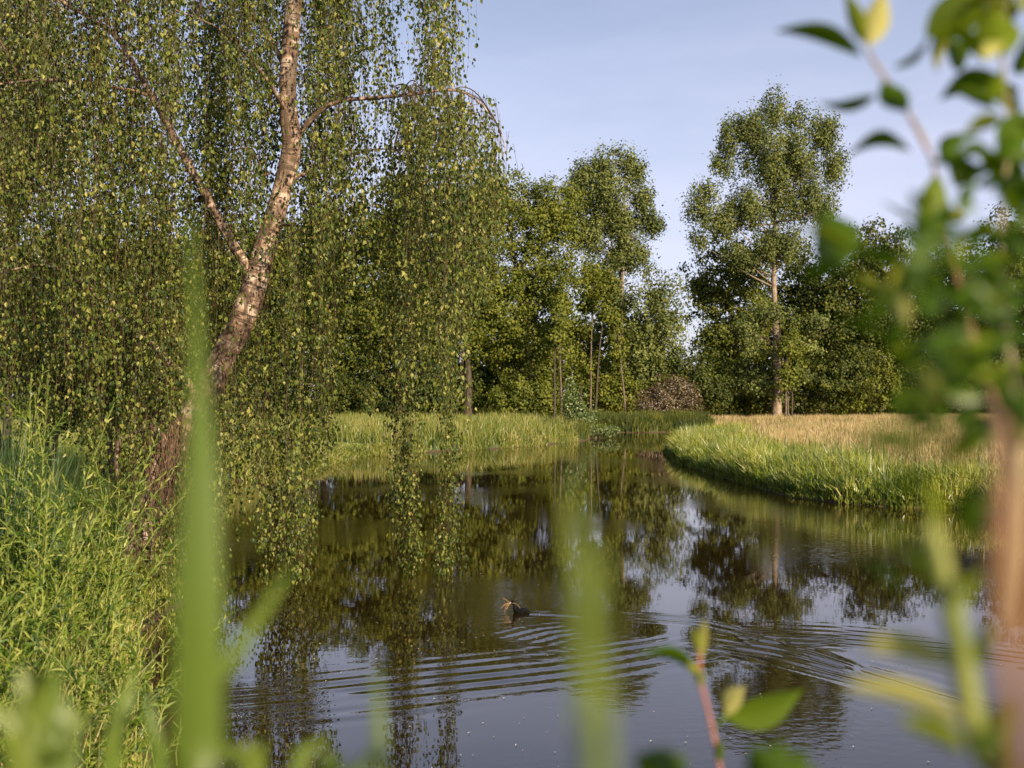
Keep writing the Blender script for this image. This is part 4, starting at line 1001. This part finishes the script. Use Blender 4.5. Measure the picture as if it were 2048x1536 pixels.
# the sallow bush on the right
DS = .86
b = P(2090, GPY(DS), DS); b[2] = near_ground(b[0], b[1])
sal = thing('sallow_bush', 'out of focus green leafed bush framing the right side of the view', 'bush', b)
def stem(pts, r, mat, n=30, name='stem'):
    g = MB(); g.tube(curve_px(pts, n), r if np.ndim(r) == 0 else np.interp(np.linspace(0, 1, n), ctrl_t(pts) if len(r) == len(pts) else np.linspace(0, 1, len(r)), r), 8); return g.build(name, M[mat], sal, b, True)
stem([(2085, GPY(DS), DS), (2070, 2400, DS), (2040, 1536, .20), (2026, 1300, .20), (2018, 1050, .22), (2006, 880, .34), (1985, 800, DS * .8), (1950, 690, DS * .9), (1915, 560, DS), (1888, 440, DS), (1868, 330, DS), (1838, 258, DS), (1800, 200, DS), (1762, 148, DS), (1735, 100, DS)],
     [.0065, .0045, .0027, .0027, .0028, .0030, .0026, .0028, .0019, .0015, .0013, .0012, .0011, .0010, .0009], 'stem_brown', 60)
stem([(2024, 1250, .41), (2040, 1000, .48), (2030, 800, DS * .8), (2010, 640, DS * .9), (2000, 520, DS), (2008, 380, DS), (2020, 260, DS), (2008, 160, DS), (2004, 60, DS), (2030, -60, DS)], [.0036, .0030, .0026, .0022, .0018, .0016, .0015, .0014, .0013, .0012], 'stem_tan', 50)
stem([(1868, 330, DS), (1845, 270, DS), (1800, 200, DS), (1762, 148, DS), (1735, 100, DS), (1740, 60, DS)], [.0012, .0011, .0009], 'stem_tan', 20)
stem([(2035, 1536, DS * .55), (1975, 1530, .5), (1945, 1440, .48), (1925, 1330, .47), (1905, 1230, .46), (1880, 1120, .46), (1862, 1050, .47)], [.0035, .0042, .005, .005, .0045, .003], 'stem_green', 34)
Ls = [  # base x,y, tip x,y, width px, arch, roll, colour, depth factor
 (1724, 112, 1548, 62, 40, .10, .5, .35, 1), (1735, 92, 1768, -25, 52, 0, .2, .98, 1), (1728, 85, 1688, -20, 34, 0, .4, .75, 1), (1785, 135, 1862, 62, 26, -.12, 1.0, .30, 1),
 (1850, 72, 1990, -25, 80, 0, .1, .60, 1), (1905, 40, 1872, 145, 34, .05, .7, .9, 1), (1985, 20, 2012, 112, 78, 0, .3, .62, 1), (2040, 10, 1950, 60, 50, 0, .4, .66, 1), (1752, 190, 1636, 206, 28, -.14, .6, .35, 1),
 (1765, 162, 1816, 224, 48, 0, .4, .28, 1), (1998, 150, 1878, 200, 46, .08, .4, .40, 1), (2052, 222, 2004, 325, 62, 0, .3, .38, 1), (1822, 302, 1696, 312, 34, .22, .5, .35, 1), (1884, 326, 1968, 272, 38, .22, .7, .20, 1),
 (1998, 326, 1912, 376, 26, .05, .6, .35, 1), (1876, 345, 1862, 505, 54, 0, .3, .58, 1), (1690, 530, 1640, 420, 92, 0, .2, .40, .9), (1705, 500, 1575, 452, 26, .05, .8, .7, .85), (1785, 622, 1690, 540, 38, .05, .5, .85, .85),
 (1790, 600, 1800, 525, 34, 0, .4, 1.0, .75), (1812, 660, 1782, 560, 34, 0, .5, .95, .75), (2010, 300, 2060, 250, 40, 0, .5, .3, 1), (2040, 150, 2062, 60, 50, 0, .5, .3, 1), (1960, -10, 1900, -30, 50, 0, .5, .6, 1), (2020, 420, 2070, 340, 46, 0, .5, .35, .95),
 (1870, 470, 1760, 400, 14, 0, .9, .5, .95), (1940, 500, 1990, 430, 16, 0, .9, .5, .95), (1820, 540, 1690, 500, 36, .05, .6, .45, .8), (1690, 530, 1600, 560, 40, .05, .6, .35, .75), (1800, 700, 1660, 640, 30, .1, .7, .35, .7),
 (1990, 850, 1905, 905, 60, 0, .4, .4, .6), (1860, 905, 1690, 890, 44, .1, .4, .42, .5), (1960, 880, 1870, 930, 50, 0, .5, .72, .5), (1870, 840, 1780, 770, 30, .1, .6, .75, .6), (1900, 760, 1850, 660, 50, 0, .4, .5, .6),
 (1880, 800, 1835, 730, 36, 0, .4, .85, .6), (2040, 900, 2000, 760, 60, 0, .4, .25, .6), (1960, 980, 1940, 1080, 50, 0, .5, .22, .5), (1850, 930, 1780, 1010, 40, 0, .5, .35, .42),
]
for (bx, by, tx, ty, w, ar, rl, rn, dk) in Ls:
    g = MB(); D_ = DS * dk
    big_leaf(g, P(bx, by, D_), P(tx, ty, D_ * (.97 if (bx + ty) % 2 else 1.03)), w / F * D_ * 1.12, ar, rl, rnd=rn)
    g.build('leaf', M['sallow_leaf'], sal, b, True)
# denser blurred middle part
rg = np.random.default_rng(5)
for k in range(150):
    t_ = rg.random(); bx = rg.uniform(1770, 2060) - (0 if t_ < .5 else 20); by = 440 + 400 * t_ + rg.normal() * 30
    if by > 640 and bx < 1840: bx += 80
    D_ = rg.uniform(.48, .80); a = rg.uniform(0, 2 * np.pi); Ln = rg.uniform(45, 95)
    g = MB(); big_leaf(g, P(bx, by, D_), P(bx + Ln * math.cos(a), by - Ln * math.sin(a) * .8, D_ * rg.uniform(.94, 1.06)), rg.uniform(18, 38) / F * D_, .06, rg.uniform(.2, .9), rnd=float(np.clip(rg.normal(.20, .26), 0, 1)))
    g.build('leaf', M['sallow_leaf'], sal, b, True)
for k in range(60):
    bx = rg.uniform(1915, 2070); by = rg.uniform(-20, 760); D_ = DS * rg.uniform(.85, 1.1); a = rg.uniform(-.6, 3.7); Ln = rg.uniform(60, 120)
    if bx < 1985 and 180 < by < 330: continue
    g = MB(); big_leaf(g, P(bx, by, D_), P(bx + Ln * math.cos(a), by - Ln * math.sin(a) * .8, D_ * rg.uniform(.95, 1.05)), rg.uniform(28, 52) / F * D_, .08, rg.uniform(.2, .9), rnd=float(np.clip(rg.normal(.45, .24), 0, 1)))
    g.build('leaf', M['sallow_leaf'], sal, b, True)
# pale leaves of the lowest shoot
for (bx, by, tx, ty, w, rn) in [(1905, 1330, 1720, 1290, 60, .97), (1925, 1440, 1690, 1370, 54, .95), (1930, 1500, 1800, 1440, 60, .8), (1890, 1200, 1750, 1060, 40, .72), (1870, 1140, 1780, 1090, 34, .4), (1930, 1350, 1985, 1260, 40, .6),
                                (1960, 1500, 2040, 1400, 70, .3), (1990, 1540, 1960, 1430, 60, .25), (1900, 1260, 1960, 1140, 40, .7), (1862, 1060, 1850, 960, 40, .8), (1960, 1330, 1980, 1240, 30, .15), (1800, 1180, 1720, 1120, 30, .35)]:
    D_ = .47; g = MB(); big_leaf(g, P(bx, by, D_), P(tx, ty, D_ * 1.03), w / F * D_, .08, .35, rnd=rn, shape='lance'); g.build('leaf', M['sallow_leaf'], sal, b, True)
